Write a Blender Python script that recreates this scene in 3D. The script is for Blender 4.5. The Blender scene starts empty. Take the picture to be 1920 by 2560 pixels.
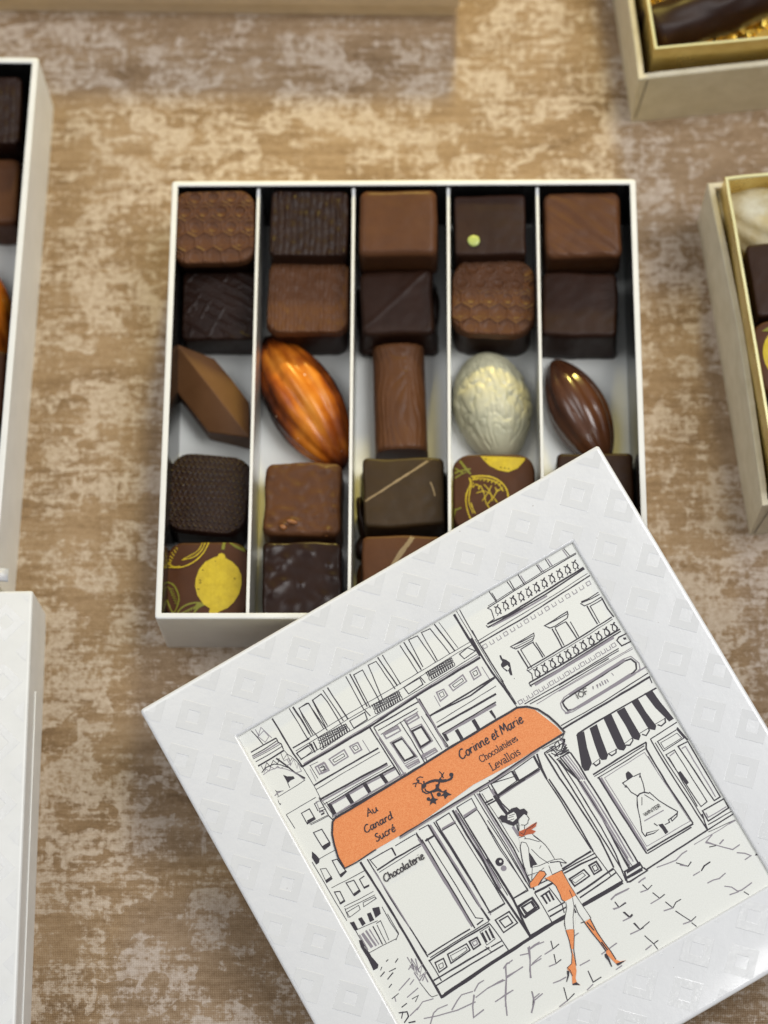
import bpy, bmesh, math, random
from mathutils import Vector, Matrix, noise
random.seed(7)
MM = 0.001
scn = bpy.context.scene
C = scn.collection

# ------------------------------------------------------------------ camera
cam_d = bpy.data.cameras.new('camera')
cam = bpy.data.objects.new('camera', cam_d); C.objects.link(cam); scn.camera = cam
cam_d.sensor_fit = 'VERTICAL'; cam_d.sensor_height = 24.0; cam_d.sensor_width = 18.0
cam_d.lens = 5694.02 / 2560 * 24.0
cam_d.clip_start = 0.01; cam_d.clip_end = 60
ax = (0.999778, 0.005521, -0.020354); ay = (0.001406, 0.945526, 0.325542); az = (0.021043, -0.325498, 0.945308)
cam.matrix_world = Matrix(((ax[0], ay[0], az[0], 0.00943), (ax[1], ay[1], az[1], -0.27837), (ax[2], ay[2], az[2], 0.72162), (0, 0, 0, 1)))
cam_d.dof.use_dof = True; cam_d.dof.focus_distance = 0.692; cam_d.dof.aperture_fstop = 5.2

# ------------------------------------------------------------------ world, lamps, exposure
w = bpy.data.worlds.new('World'); scn.world = w; w.use_nodes = True
bg = w.node_tree.nodes['Background']; bg.inputs[0].default_value = (0.92, 0.95, 1.0, 1); bg.inputs[1].default_value = 0.24

def area(name, loc, target, size, power, col, sizey=None):
    l = bpy.data.lights.new(name, 'AREA'); l.energy = power; l.color = col; l.size = size
    if sizey: l.shape = 'RECTANGLE'; l.size_y = sizey
    o = bpy.data.objects.new(name, l); C.objects.link(o); o.location = loc
    o.rotation_euler = (Vector(target) - Vector(loc)).to_track_quat('-Z', 'Y').to_euler()
    return o
area('overhead_soft', (0.66, 0.10, 1.30), (0, -0.03, 0), 0.7, 13.5, (1.0, 1.0, 1.0))
area('overhead_soft', (-0.85, 0.10, 1.35), (0, -0.05, 0), 0.9, 7.8, (0.97, 0.985, 1.0))  # added fill light from the left, not a known lamp
area('glint_strip', (0.25, -0.64, 1.25), (0.08, -0.15, 0), 0.035, 0.9, (1.0, 0.99, 0.97), 0.22)  # added strip light, placed so its reflection glints on the lid varnish
sp = bpy.data.lights.new('counter_spot', 'SPOT'); sp.energy = 68.0; sp.color = (1.0, 0.80, 0.20)
sp.spot_size = math.radians(20); sp.spot_blend = 1.0; sp.shadow_soft_size = 0.075
so = bpy.data.objects.new('counter_spot', sp); C.objects.link(so)
so.location = (0.10, 0.09 + 1.05, 0.56)
so.rotation_euler = (Vector((-0.01, 0.175, 0)) - so.location).to_track_quat('-Z', 'Y').to_euler()
scn.view_settings.view_transform = 'Standard'; scn.view_settings.look = 'None'
scn.view_settings.exposure = -0.1; scn.view_settings.gamma = 1.0
scn.view_settings.use_curve_mapping = False
scn.render.engine = 'CYCLES'

# ------------------------------------------------------------------ helpers
def tag(o, label, cat=None, group=None, kind=None):
    o['label'] = label
    if cat: o['category'] = cat
    if group: o['group'] = group
    if kind: o['kind'] = kind
    return o
def empty(name, loc=(0, 0, 0), rz=0.0):
    o = bpy.data.objects.new(name, None); C.objects.link(o)
    o.location = [c * MM for c in loc]; o.rotation_euler = (0, 0, rz); o.empty_display_size = 0.01
    return o
def mesh(name, V, F, mats, parent=None, midx=None, smooth=False, scale=MM):
    me = bpy.data.meshes.new(name)
    me.from_pydata([(v[0] * scale, v[1] * scale, v[2] * scale) for v in V], [], F)
    for m in (mats if isinstance(mats, (list, tuple)) else [mats]): me.materials.append(m)
    if midx:
        for p, i in zip(me.polygons, midx): p.material_index = i
    if smooth:
        for p in me.polygons: p.use_smooth = True
    me.update()
    o = bpy.data.objects.new(name, me); C.objects.link(o)
    if parent: o.parent = parent
    return o
class MB:
    def __init__(s): s.V = []; s.F = []; s.M = []
    def add(s, V, F, m=0):
        b = len(s.V); s.V += [tuple(v) for v in V]; s.F += [tuple(i + b for i in f) for f in F]; s.M += [m] * len(F)
    def box(s, x0, x1, y0, y1, z0, z1, m=0, mtop=None):
        V = [(x0, y0, z0), (x1, y0, z0), (x1, y1, z0), (x0, y1, z0), (x0, y0, z1), (x1, y0, z1), (x1, y1, z1), (x0, y1, z1)]
        F = [(3, 2, 1, 0), (4, 5, 6, 7), (0, 1, 5, 4), (1, 2, 6, 5), (2, 3, 7, 6), (3, 0, 4, 7)]
        b = len(s.V); s.V += V; s.F += [tuple(i + b for i in f) for f in F]
        s.M += [m, m if mtop is None else mtop, m, m, m, m]
    def build(s, name, mats, parent=None, smooth=False):
        return mesh(name, s.V, s.F, mats, parent, s.M, smooth)

# ------------------------------------------------------------------ materials
def mat(name, col, rough=0.5, metal=0.0, coat=0.0, spec=0.5, sss=0.0):
    m = bpy.data.materials.new(name); m.use_nodes = True
    b = m.node_tree.nodes['Principled BSDF']
    b.inputs['Base Color'].default_value = (*col, 1); b.inputs['Roughness'].default_value = rough
    b.inputs['Metallic'].default_value = metal; b.inputs['Coat Weight'].default_value = coat
    b.inputs['Coat Roughness'].default_value = 0.12
    b.inputs['Specular IOR Level'].default_value = spec
    if sss: b.inputs['Subsurface Weight'].default_value = sss; b.inputs['Subsurface Radius'].default_value = (0.003, 0.0015, 0.0008); b.inputs['Subsurface Scale'].default_value = 0.6
    return m
class NT:
    def __init__(s, m): s.t = m.node_tree; s.b = s.t.nodes['Principled BSDF']
    def n(s, typ, **kw):
        o = s.t.nodes.new(typ)
        for k, v in kw.items():
            if k.startswith('_'): setattr(o, k[1:], v)
            else: o.inputs[k.replace('__', ' ')].default_value = v
        return o
    def l(s, a, b): s.t.links.new(a, b)
    def coord(s, scale=(1, 1, 1), rot=(0, 0, 0)):
        c = s.n('ShaderNodeTexCoord'); mp = s.n('ShaderNodeMapping'); mp.inputs['Scale'].default_value = scale; mp.inputs['Rotation'].default_value = rot
        s.l(c.outputs['Object'], mp.inputs['Vector']); return mp.outputs[0]
    def noise(s, vec, scale, detail=4, rough=0.5, dist=0.0):
        o = s.n('ShaderNodeTexNoise', Scale=scale, Detail=detail, Roughness=rough, Distortion=dist); s.l(vec, o.inputs['Vector']); return o.outputs['Fac']
    def ramp(s, fac, stops):
        o = s.n('ShaderNodeValToRGB'); e = o.color_ramp.elements
        while len(e) < len(stops): e.new(0.5)
        for i, (p, c) in enumerate(stops): e[i].position = p; e[i].color = c if len(c) == 4 else (*c, 1)
        s.l(fac, o.inputs[0]); return o.outputs[0]
    def math(s, op, a, b=None):
        o = s.n('ShaderNodeMath', _operation=op)
        for i, v in enumerate((a, b)):
            if v is None: continue
            if isinstance(v, (int, float)): o.inputs[i].default_value = v
            else: s.l(v, o.inputs[i])
        return o.outputs[0]
    def mix(s, fac, a, b, typ='MIX'):
        o = s.n('ShaderNodeMix', _data_type='RGBA', _blend_type=typ)
        for i, v in ((0, fac), (6, a), (7, b)):
            if isinstance(v, (int, float)): o.inputs[i].default_value = v
            elif isinstance(v, tuple): o.inputs[i].default_value = (*v, 1)
            else: s.l(v, o.inputs[i])
        return o.outputs[2]
    def bump(s, h, dist, strength=1.0):
        o = s.n('ShaderNodeBump', Strength=strength, Distance=dist); s.l(h, o.inputs['Height']); s.l(o.outputs[0], s.b.inputs['Normal']); return o
def vary(m, col_a, col_b, scale, bscale=None, bdist=0.0, rough=None, detail=5, lo=0.35, hi=0.65):
    t = NT(m); v = t.coord()
    f = t.noise(v, scale, detail, 0.6)
    t.l(t.ramp(f, [(lo, col_a), (hi, col_b)]), t.b.inputs['Base Color'])
    if rough: 
        r = t.n('ShaderNodeMapRange'); t.l(t.noise(v, scale * 1.7, 3), r.inputs[0]); r.inputs[3].default_value = rough[0]; r.inputs[4].default_value = rough[1]; t.l(r.outputs[0], t.b.inputs['Roughness'])
    if bscale: t.bump(t.noise(v, bscale, 6, 0.6), bdist)
    return m

M = {}
M['card'] = vary(mat('white_card', (0.78, 0.78, 0.75), 0.42), (0.75, 0.75, 0.735), (0.80, 0.80, 0.785), 90, 1800, 0.00004)
M['card_gloss'] = vary(mat('glossy_white_card', (0.80, 0.80, 0.80), 0.3, coat=0.5), (0.775, 0.775, 0.775), (0.80, 0.80, 0.80), 60, 260, 0.00016, (0.22, 0.36))
t = NT(M['card_gloss']); v = t.coord(); dv = t.n('ShaderNodeTexVoronoi', Scale=210.0); t.l(v, dv.inputs['Vector'])
ds = t.math('MULTIPLY', t.math('LESS_THAN', dv.outputs['Distance'], 0.035), t.math('GREATER_THAN', t.noise(v, 70, 2), 0.5))
src = t.b.inputs['Base Color'].links[0].from_socket
t.l(t.mix(ds, src, (0.42, 0.38, 0.36)), t.b.inputs['Base Color'])
M['varnish'] = vary(mat('spot_varnish', (0.74, 0.74, 0.73), 0.16, coat=0.5), (0.755, 0.755, 0.75), (0.78, 0.78, 0.775), 60, 300, 0.00012, (0.1, 0.25))
M['liner'] = mat('silver_liner', (0.66, 0.66, 0.66), 0.28, metal=0.75)
M['black_liner'] = vary(mat('black_glossy_liner', (0.012, 0.012, 0.012), 0.22), (0.008, 0.008, 0.008), (0.02, 0.02, 0.02), 120, 700, 0.00003)
M['floor'] = vary(mat('floor_paper', (0.74, 0.75, 0.72), 0.5), (0.76, 0.77, 0.74), (0.83, 0.84, 0.80), 40, 900, 0.00003)
M['kraft'] = vary(mat('cream_card', (0.55, 0.48, 0.34), 0.6), (0.57, 0.51, 0.37), (0.65, 0.59, 0.45), 160, 2200, 0.00006, detail=8)
M['tan'] = vary(mat('tan_card', (0.56, 0.45, 0.33), 0.7), (0.53, 0.42, 0.30), (0.60, 0.48, 0.35), 160, 2200, 0.00006, detail=8)
M['gold'] = vary(mat('gold_card', (0.72, 0.52, 0.14), 0.3, metal=0.7), (0.62, 0.43, 0.10), (0.80, 0.62, 0.22), 70, 260, 0.0002, (0.2, 0.4))
M['gold_foil'] = vary(mat('gold_foil', (0.75, 0.5, 0.08), 0.15, metal=0.9), (0.60, 0.38, 0.05), (0.85, 0.62, 0.15), 200, 500, 0.0004, (0.08, 0.3))
M['white_edge'] = mat('gold_trim', (0.85, 0.80, 0.45), 0.3, metal=0.35)

def choc(name, a, b, rough=(0.36, 0.5), bd=0.00005, coat=0.0, scale=90):
    m = vary(mat(name, a, 0.36, coat=coat, sss=0.0), a, b, scale, 800, bd, rough, detail=6, lo=0.3, hi=0.7)
    m.node_tree.nodes['Principled BSDF'].inputs['Coat Roughness'].default_value = 0.28
    m.node_tree.nodes['Principled BSDF'].inputs['Specular IOR Level'].default_value = 0.22
    return m
M['milk'] = choc('milk_chocolate', (0.086, 0.033, 0.013), (0.113, 0.045, 0.018))
M['milk_red'] = choc('red_milk_chocolate', (0.068, 0.0245, 0.0105), (0.086, 0.032, 0.014))
M['milk_pale'] = choc('pale_milk_chocolate', (0.125, 0.055, 0.022), (0.155, 0.072, 0.030), (0.4, 0.55))
M['dark'] = choc('dark_chocolate', (0.017, 0.0065, 0.0035), (0.027, 0.0105, 0.0058))
M['dark_brown'] = choc('brown_dark_chocolate', (0.024, 0.0095, 0.0052), (0.035, 0.014, 0.0078))
M['dark_wet'] = choc('wet_dark_chocolate', (0.018, 0.007, 0.0045), (0.026, 0.0105, 0.0068), (0.26, 0.36), 0.00001); M['dark_wet'].node_tree.nodes['Principled BSDF'].inputs['Specular IOR Level'].default_value = 0.27
M['dark_olive'] = choc('olive_dark_chocolate', (0.040, 0.024, 0.011), (0.056, 0.033, 0.015), (0.35, 0.45))
M['yellow'] = vary(mat('yellow_cocoa_butter', (0.55, 0.40, 0.01), 0.4), (0.50, 0.36, 0.008), (0.60, 0.45, 0.015), 500)
M['olive'] = mat('green_cocoa_butter', (0.20, 0.20, 0.012), 0.45)
M['pearl'] = mat('pale_green_pearl', (0.42, 0.48, 0.13), 0.35)
M['stripe'] = mat('tan_drizzle', (0.28, 0.20, 0.105), 0.4)
M['nut'] = mat('nut_pieces', (0.26, 0.10, 0.03), 0.4)
M['white_choc'] = vary(mat('white_chocolate', (0.5, 0.5, 0.34), 0.42, coat=0.1), (0.50, 0.49, 0.34), (0.62, 0.59, 0.41), 130, 500, 0.0001, (0.35, 0.5), lo=0.3, hi=0.6)
M['ivory'] = vary(mat('ivory_gold_chocolate', (0.5, 0.42, 0.22), 0.35), (0.50, 0.41, 0.22), (0.74, 0.70, 0.54), 90, 500, 0.0001)
M['ink'] = mat('black_ink', (0.034, 0.027, 0.037), 0.55)
M['ink_grey'] = mat('grey_ink', (0.28, 0.25, 0.28), 0.55)
def grain(m, a, b):
    t = NT(m); v = t.coord()
    t.l(t.ramp(t.noise(v, 3200, 2, 0.5), [(0.35, a), (0.65, b)]), t.b.inputs['Base Color'])
    t.bump(t.noise(v, 2600, 3), 0.00003); return m
M['paper'] = grain(mat('print_paper', (0.77, 0.77, 0.70), 0.5, coat=0.1), (0.80, 0.80, 0.745), (0.85, 0.85, 0.79))
M['orange'] = grain(mat('orange_ink', (0.80, 0.24, 0.06), 0.5), (0.78, 0.235, 0.065), (0.90, 0.34, 0.12))
M['rust'] = grain(mat('rust_ink', (0.50, 0.10, 0.03), 0.5), (0.46, 0.085, 0.025), (0.56, 0.13, 0.045))
M['plastic'] = mat('clear_plastic', (0.95, 0.95, 0.97), 0.35); M['plastic'].node_tree.nodes['Principled BSDF'].inputs['Transmission Weight'].default_value = 0.45

# tablecloth: woven cotton printed like weathered painted boards
m = mat('printed_cloth', (0.3, 0.2, 0.12), 0.85, spec=0.2); M['cloth'] = m; t = NT(m)
v0 = t.coord()
warpn = t.n('ShaderNodeTexNoise', Scale=55.0, Detail=3.0); t.l(v0, warpn.inputs['Vector'])
wv = t.n('ShaderNodeVectorMath', _operation='SCALE'); t.l(warpn.outputs['Color'], wv.inputs[0]); wv.inputs['Scale'].default_value = 0.012
va = t.n('ShaderNodeVectorMath', _operation='ADD'); t.l(v0, va.inputs[0]); t.l(wv.outputs[0], va.inputs[1]); vw = va.outputs[0]
def mapped(src, sc):
    mp = t.n('ShaderNodeMapping'); mp.inputs['Scale'].default_value = sc; t.l(src, mp.inputs['Vector']); return mp.outputs[0]
vor = t.n('ShaderNodeTexVoronoi', Scale=1.0, _distance='CHEBYCHEV', Randomness=1.0); t.l(mapped(vw, (95, 120, 1)), vor.inputs['Vector'])
sepc = t.n('ShaderNodeSeparateColor'); t.l(vor.outputs['Color'], sepc.inputs[0])
vor2 = t.n('ShaderNodeTexVoronoi', Scale=1.0, _distance='CHEBYCHEV', Randomness=1.0); t.l(mapped(vw, (190, 330, 1)), vor2.inputs['Vector'])
sep2 = t.n('ShaderNodeSeparateColor'); t.l(vor2.outputs['Color'], sep2.inputs[0])
big = t.noise(mapped(v0, (22, 34, 1)), 1.0, 3, 0.55)
fine = t.noise(mapped(v0, (420, 520, 1)), 1.0, 6, 0.75)
vst = t.noise(mapped(v0, (420, 55, 1)), 1.0, 5, 0.65)
hst = t.noise(mapped(v0, (45, 480, 1)), 1.0, 5, 0.65)
mid = t.noise(mapped(vw, (120, 170, 1)), 1.0, 8, 0.75)
s_ = t.math('ADD', t.math('MULTIPLY', sepc.outputs[0], 0.30), t.math('MULTIPLY', big, 0.70))
s_ = t.math('ADD', s_, t.math('MULTIPLY', sep2.outputs[0], 0.22))
s_ = t.math('ADD', s_, t.math('MULTIPLY', mid, 0.70))
s_ = t.math('ADD', s_, t.math('MULTIPLY', vst, 0.62)); s_ = t.math('ADD', s_, t.math('MULTIPLY', hst, 0.72)); s_ = t.math('ADD', s_, t.math('MULTIPLY', fine, 0.90))
s_ = t.math('MULTIPLY', s_, 1 / 4.16)
mask = t.ramp(s_, [(0.480, (0, 0, 0)), (0.503, (0.20, 0.20, 0.20)), (0.520, (0.75, 0.75, 0.75)), (0.55, (1, 1, 1))])
tone = t.noise(mapped(v0, (24, 60, 1)), 1.0, 7, 0.7)
brown = t.ramp(t.math('ADD', t.math('ADD', t.math('MULTIPLY', tone, 0.45), t.math('MULTIPLY', fine, 0.3)), t.math('MULTIPLY', hst, 0.25)), [(0.36, (0.15, 0.090, 0.042)), (0.45, (0.275, 0.182, 0.100)), (0.53, (0.365, 0.255, 0.152)), (0.64, (0.46, 0.34, 0.225))])
light = t.ramp(fine, [(0.35, (0.44, 0.34, 0.25)), (0.6, (0.62, 0.53, 0.44))])
colr = t.mix(mask, brown, light)
wx = t.n('ShaderNodeTexWave', _wave_type='BANDS', _bands_direction='X', Scale=1.0); t.l(mapped(v0, (560, 560, 560)), wx.inputs['Vector']); wx.inputs['Distortion'].default_value = 0.6; wx.inputs['Detail Scale'].default_value = 0.4
wy = t.n('ShaderNodeTexWave', _wave_type='BANDS', _bands_direction='Y', Scale=1.0); t.l(mapped(v0, (560, 560, 560)), wy.inputs['Vector']); wy.inputs['Distortion'].default_value = 0.6; wy.inputs['Detail Scale'].default_value = 0.4
weave = t.math('MULTIPLY', wx.outputs['Fac'], wy.outputs['Fac'])
colw = t.mix(t.math('MULTIPLY', weave, 0.55), colr, (0.62, 0.50, 0.40), 'MIX')
holes = t.ramp(weave, [(0.0, (0.72, 0.68, 0.66)), (0.25, (1, 1, 1))])
colw = t.mix(1.0, t.mix(0.35, colr, colw), holes, 'MULTIPLY')
t.l(colw, t.b.inputs['Base Color']); t.bump(weave, 0.00012, 0.8)

# ------------------------------------------------------------------ the table
mbt = MB(); N = 60
V = []; F = []
for j in range(N + 1):
    for i in range(N + 1):
        x = -900 + 1800 * i / N; y = -800 + 1700 * j / N
        V.append((x, y, 0))
for j in range(N):
    for i in range(N):
        a = j * (N + 1) + i; F.append((a, a + 1, a + N + 2, a + N + 1))
tc = mesh('tablecloth', V, F, M['cloth']); tag(tc, 'brown cotton tablecloth printed like weathered boards, under all the boxes', 'tablecloth', kind='structure')

# ------------------------------------------------------------------ open boxes
def open_box(name, W, D, H, T, cardm, inner, floorm, loc, rz, dividers=(), dh=29.0, dmat=None):
    r = empty(name, loc, rz)
    mb = MB(); x, y = W / 2, D / 2
    g = 0.35
    # walls as one rounded-rim ring
    rings = [(0.0, 0.0, 0), (0.0, H - 0.5, 0), (-0.15, H - 0.15, 0), (-0.5, H, 0), (-T + 0.4, H, 0), (-T + 0.1, H - 0.12, 0), (-T, H - 0.5, 0)]
    inn = [(-T, H - 1.6, 1), (-T, 2.0, 1)]
    allr = rings + inn
    def ring(off, z):
        pts = []
        rc = 0.9
        for sx, sy in ((1, -1), (1, 1), (-1, 1), (-1, -1)):
            cx, cy = sx * (x + off), sy * (y + off)
            e = rc if off > -T + 0.3 else 0.2
            a = (cx, cy - sy * e, z); b = (cx - sx * e, cy, z); c = (cx - sx * e * 0.29, cy - sy * e * 0.29, z)
            pts += [a, c, b] if sx * sy > 0 else [b, c, a]
        return pts
    V = []; F = []; Mi = []
    for off, z, mi in allr: V += ring(off, z)
    n = 12
    for k in range(len(allr) - 1):
        for i in range(n):
            a = k * n + i; b = k * n + (i + 1) % n
            F.append((a, b, b + n, a + n)); Mi.append(1 if (allr[k][2] == 1 or (k == len(rings) - 1)) else 0)
    F.append(tuple(reversed(range(n)))); Mi.append(0)
    mesh('wall', V, F, [cardm, inner], r, Mi)
    fb = MB(); fb.box(-x + T + 0.05, x - T - 0.05, -y + T + 0.05, y - T - 0.05, 1.6, 3.0)
    # raised creased paper strips on the floor
    fb.build('floor_paper', floorm, r)
    for dx in dividers:
        d = MB(); d.box(dx - 0.55, dx + 0.55, -y + T + 0.1, y - T - 0.1, 3.05, dh, 0, 1)
        o = d.build('divider', [dmat, cardm], r)
        bv = o.modifiers.new('bevel', 'BEVEL'); bv.width = 0.0002; bv.segments = 2
    return r

main_box = open_box('chocolate_box', 156, 153.7, 33.3, 2.0, M['card'], M['black_liner'], M['floor'], (0, 0, 0), 0, (-48.9, -16.8, 15.1, 45.0), 31.5, M['liner'])
tag(main_box, 'open square white box of assorted chocolates in the middle, four dividers', 'chocolate box')
left_box = open_box('chocolate_box', 156, 188, 33.3, 2.2, M['card'], M['black_liner'], M['floor'], (-205.5, 31.9, 0), 0, (-48.9, -16.8, 15.1, 45.0), 31.5, M['liner'])
left_box.rotation_euler = (0, 0, math.radians(-1.05))
tag(left_box, 'open white chocolate box cut off by the left edge, above the closed box', 'chocolate box')
# closed box at lower left
cb = empty('closed_box', (-115.8 - 78, -69.0 - 90, 0), math.radians(1.0))
tag(cb, 'closed white box with faint diamond pattern at lower left', 'gift box')
b = MB(); b.box(-77.2, 77.2, -89, 89, 0, 25); o = b.build('tray', M['card'], cb)
bv = o.modifiers.new('bevel', 'BEVEL'); bv.width = 0.0005; bv.segments = 3

# ------------------------------------------------------------------ lid helpers: varnished diamond rings
def clip(poly, x0, x1, y0, y1):
    for axis, lim, sg in ((0, x0, 1), (0, x1, -1), (1, y0, 1), (1, y1, -1)):
        out = []
        for i in range(len(poly)):
            p, q = poly[i], poly[(i + 1) % len(poly)]
            dp, dq = sg * (p[axis] - lim), sg * (q[axis] - lim)
            if dp >= 0: out.append(p)
            if dp * dq < 0:
                k = dp / (dp - dq); out.append((p[0] + k * (q[0] - p[0]), p[1] + k * (q[1] - p[1])))
        poly = out
        if len(poly) < 3: return []
    return poly
def area2(p): return abs(sum(p[i][0] * p[(i + 1) % len(p)][1] - p[(i + 1) % len(p)][0] * p[i][1] for i in range(len(p)))) / 2
def diamonds(mb, rects, z, mi, h=0.06, pitch=19.45, ox=-68.1, oy=71.4, ro=6.1, ri=2.75, ext=100):
    n = int(ext / (pitch / 2)) + 8
    for j in range(-n, n):
        for i in range(-n, n):
            cx = ox + (i + (0.5 if j % 2 else 0)) * pitch; cy = oy + j * pitch / 2
            if abs(cx) > ext or abs(cy) > ext: continue
            o_ = [(cx + ro, cy), (cx, cy + ro), (cx - ro, cy), (cx, cy - ro)]; i_ = [(cx + ri, cy), (cx, cy + ri), (cx - ri, cy), (cx, cy - ri)]
            zz = z + h + random.uniform(-.01, .01)
            for k in range(4):
                for A, B, D_, E_, za, zb in ((i_[k], i_[(k + 1) % 4], o_[(k + 1) % 4], o_[k], 0, 0),):
                    for R in rects:
                        p = clip([A, E_, D_, B], *R)
                        if len(p) < 3 or area2(p) < 0.05: continue
                        mb.add([(a, b_, zz) for a, b_ in p], [tuple(range(len(p)))], mi)
                # bevelled edges that catch the light
                for P, Q, s, zin in ((o_[k], o_[(k + 1) % 4], 1, 0), (i_[k], i_[(k + 1) % 4], -1, 0)):
                    e = 0.16 * s
                    P2 = (P[0] + e * (P[0] - cx) / abs(ro if s > 0 else ri) * 1.4, P[1] + e * (P[1] - cy) / abs(ro if s > 0 else ri) * 1.4)
                    Q2 = (Q[0] + e * (Q[0] - cx) / abs(ro if s > 0 else ri) * 1.4, Q[1] + e * (Q[1] - cy) / abs(ro if s > 0 else ri) * 1.4)
                    quad = [P, P2, Q2, Q] if s > 0 else [Q, Q2, P2, P]
                    for R in rects:
                        inside = all(R[0] <= q[0] <= R[1] and R[2] <= q[1] <= R[3] for q in quad)
                        if inside:
                            zs = [zz, z + 0.004, z + 0.004, zz]
                            mb.add([(q[0], q[1], zq) for q, zq in zip(quad, zs)], [(0, 1, 2, 3)], mi)
def sq_ring(h, z, rc=1.0, hy=None):
    hy = hy or h; pts = []
    for sx, sy in ((1, -1), (1, 1), (-1, 1), (-1, -1)):
        cx, cy = sx * h, sy * hy
        L = []
        for k in range(5):
            a = math.pi / 2 * k / 4
            L.append((cx - sx * rc * (1 - math.cos(a)), cy - sy * rc * (1 - math.sin(a)), z))
        if sx * sy < 0: L.reverse()
        pts += L
    return pts
def sweep(mb, prof, m=0, hy_off=0.0, close_last=False, close_first=False):
    n = 20; V = []; F = []
    for h, z, rc in prof: V += sq_ring(h, z, rc, h + hy_off)
    for k in range(len(prof) - 1):
        for i in range(n):
            a = k * n + i; b_ = k * n + (i + 1) % n
            F.append((a, b_, b_ + n, a + n))
    if close_last: F.append(tuple((len(prof) - 1) * n + i for i in range(n)))
    if close_first: F.append(tuple(reversed(range(n))))
    mb.add(V, F, m)

# lid of the closed box
b = MB(); sweep(b, [(77.6, 8, .6), (78.3, 8, .6), (78.3, 32.0, .8), (78.2, 32.6, .8), (77.9, 33.0, .8), (77.4, 33.2, .8)], 0, 12, close_last=True)
diamonds(b, [(-77, 77, -88.5, 88.5)], 33.2, 1, ext=96, ox=70, oy=80)
o = b.build('lid', [M['card'], M['varnish']], cb)
for p in o.data.polygons:
    if p.material_index == 0: p.use_smooth = False
b = MB(); b.box(78.32, 78.75, -89.9, 60, 9.5, 22.5); b.build('corner_flap', M['card'], cb)

# ------------------------------------------------------------------ the printed lid
lid = empty('box_lid'); lid.rotation_mode = 'QUATERNION'
LR = Matrix(((0.865803, -0.499007, -0.0371), (0.48274, 0.852489, -0.20056), (0.131708, 0.155736, 0.978979)))
lid.matrix_world = Matrix.Translation((0.03079, -0.138842, 0.040438)) @ LR.to_4x4()
tag(lid, 'white square lid with recessed shop street drawing, leaning on the open box corner', 'box lid')
S = 81.5
b = MB()
sweep(b, [(80.1, -1.8, .5), (80.1, -17, .5), (81.3, -17, .8), (81.5, -16.7, 1), (81.5, -1.1, 1), (81.4, -.55, 1), (81.1, -.2, 1), (80.6, -.05, 1), (80.0, 0, 1), (60.3, 0, .6), (59.9, -.06, .5), (59.55, -.25, .4), (59.35, -.6, .3), (59.25, -1.25, .2)], 0)
rects = [(-80.2, 80.2, 60.2, 80.2), (-80.2, 80.2, -80.2, -60.2), (-80.2, -60.2, -60.2, 60.2), (60.2, 80.2, -60.2, 60.2)]
diamonds(b, rects, 0.0, 1)
fr = b.build('frame', [M['card_gloss'], M['varnish']], lid)
for p in fr.data.polygons:
    if p.material_index == 0: p.use_smooth = True
me = fr.data
try: me.set_sharp_from_angle(angle=math.radians(40))
except Exception: pass
b = MB(); b.box(-80.0, 80.0, -80.0, 80.0, -2.6, -1.85); b.build('backing', M['card'], lid)

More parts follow.
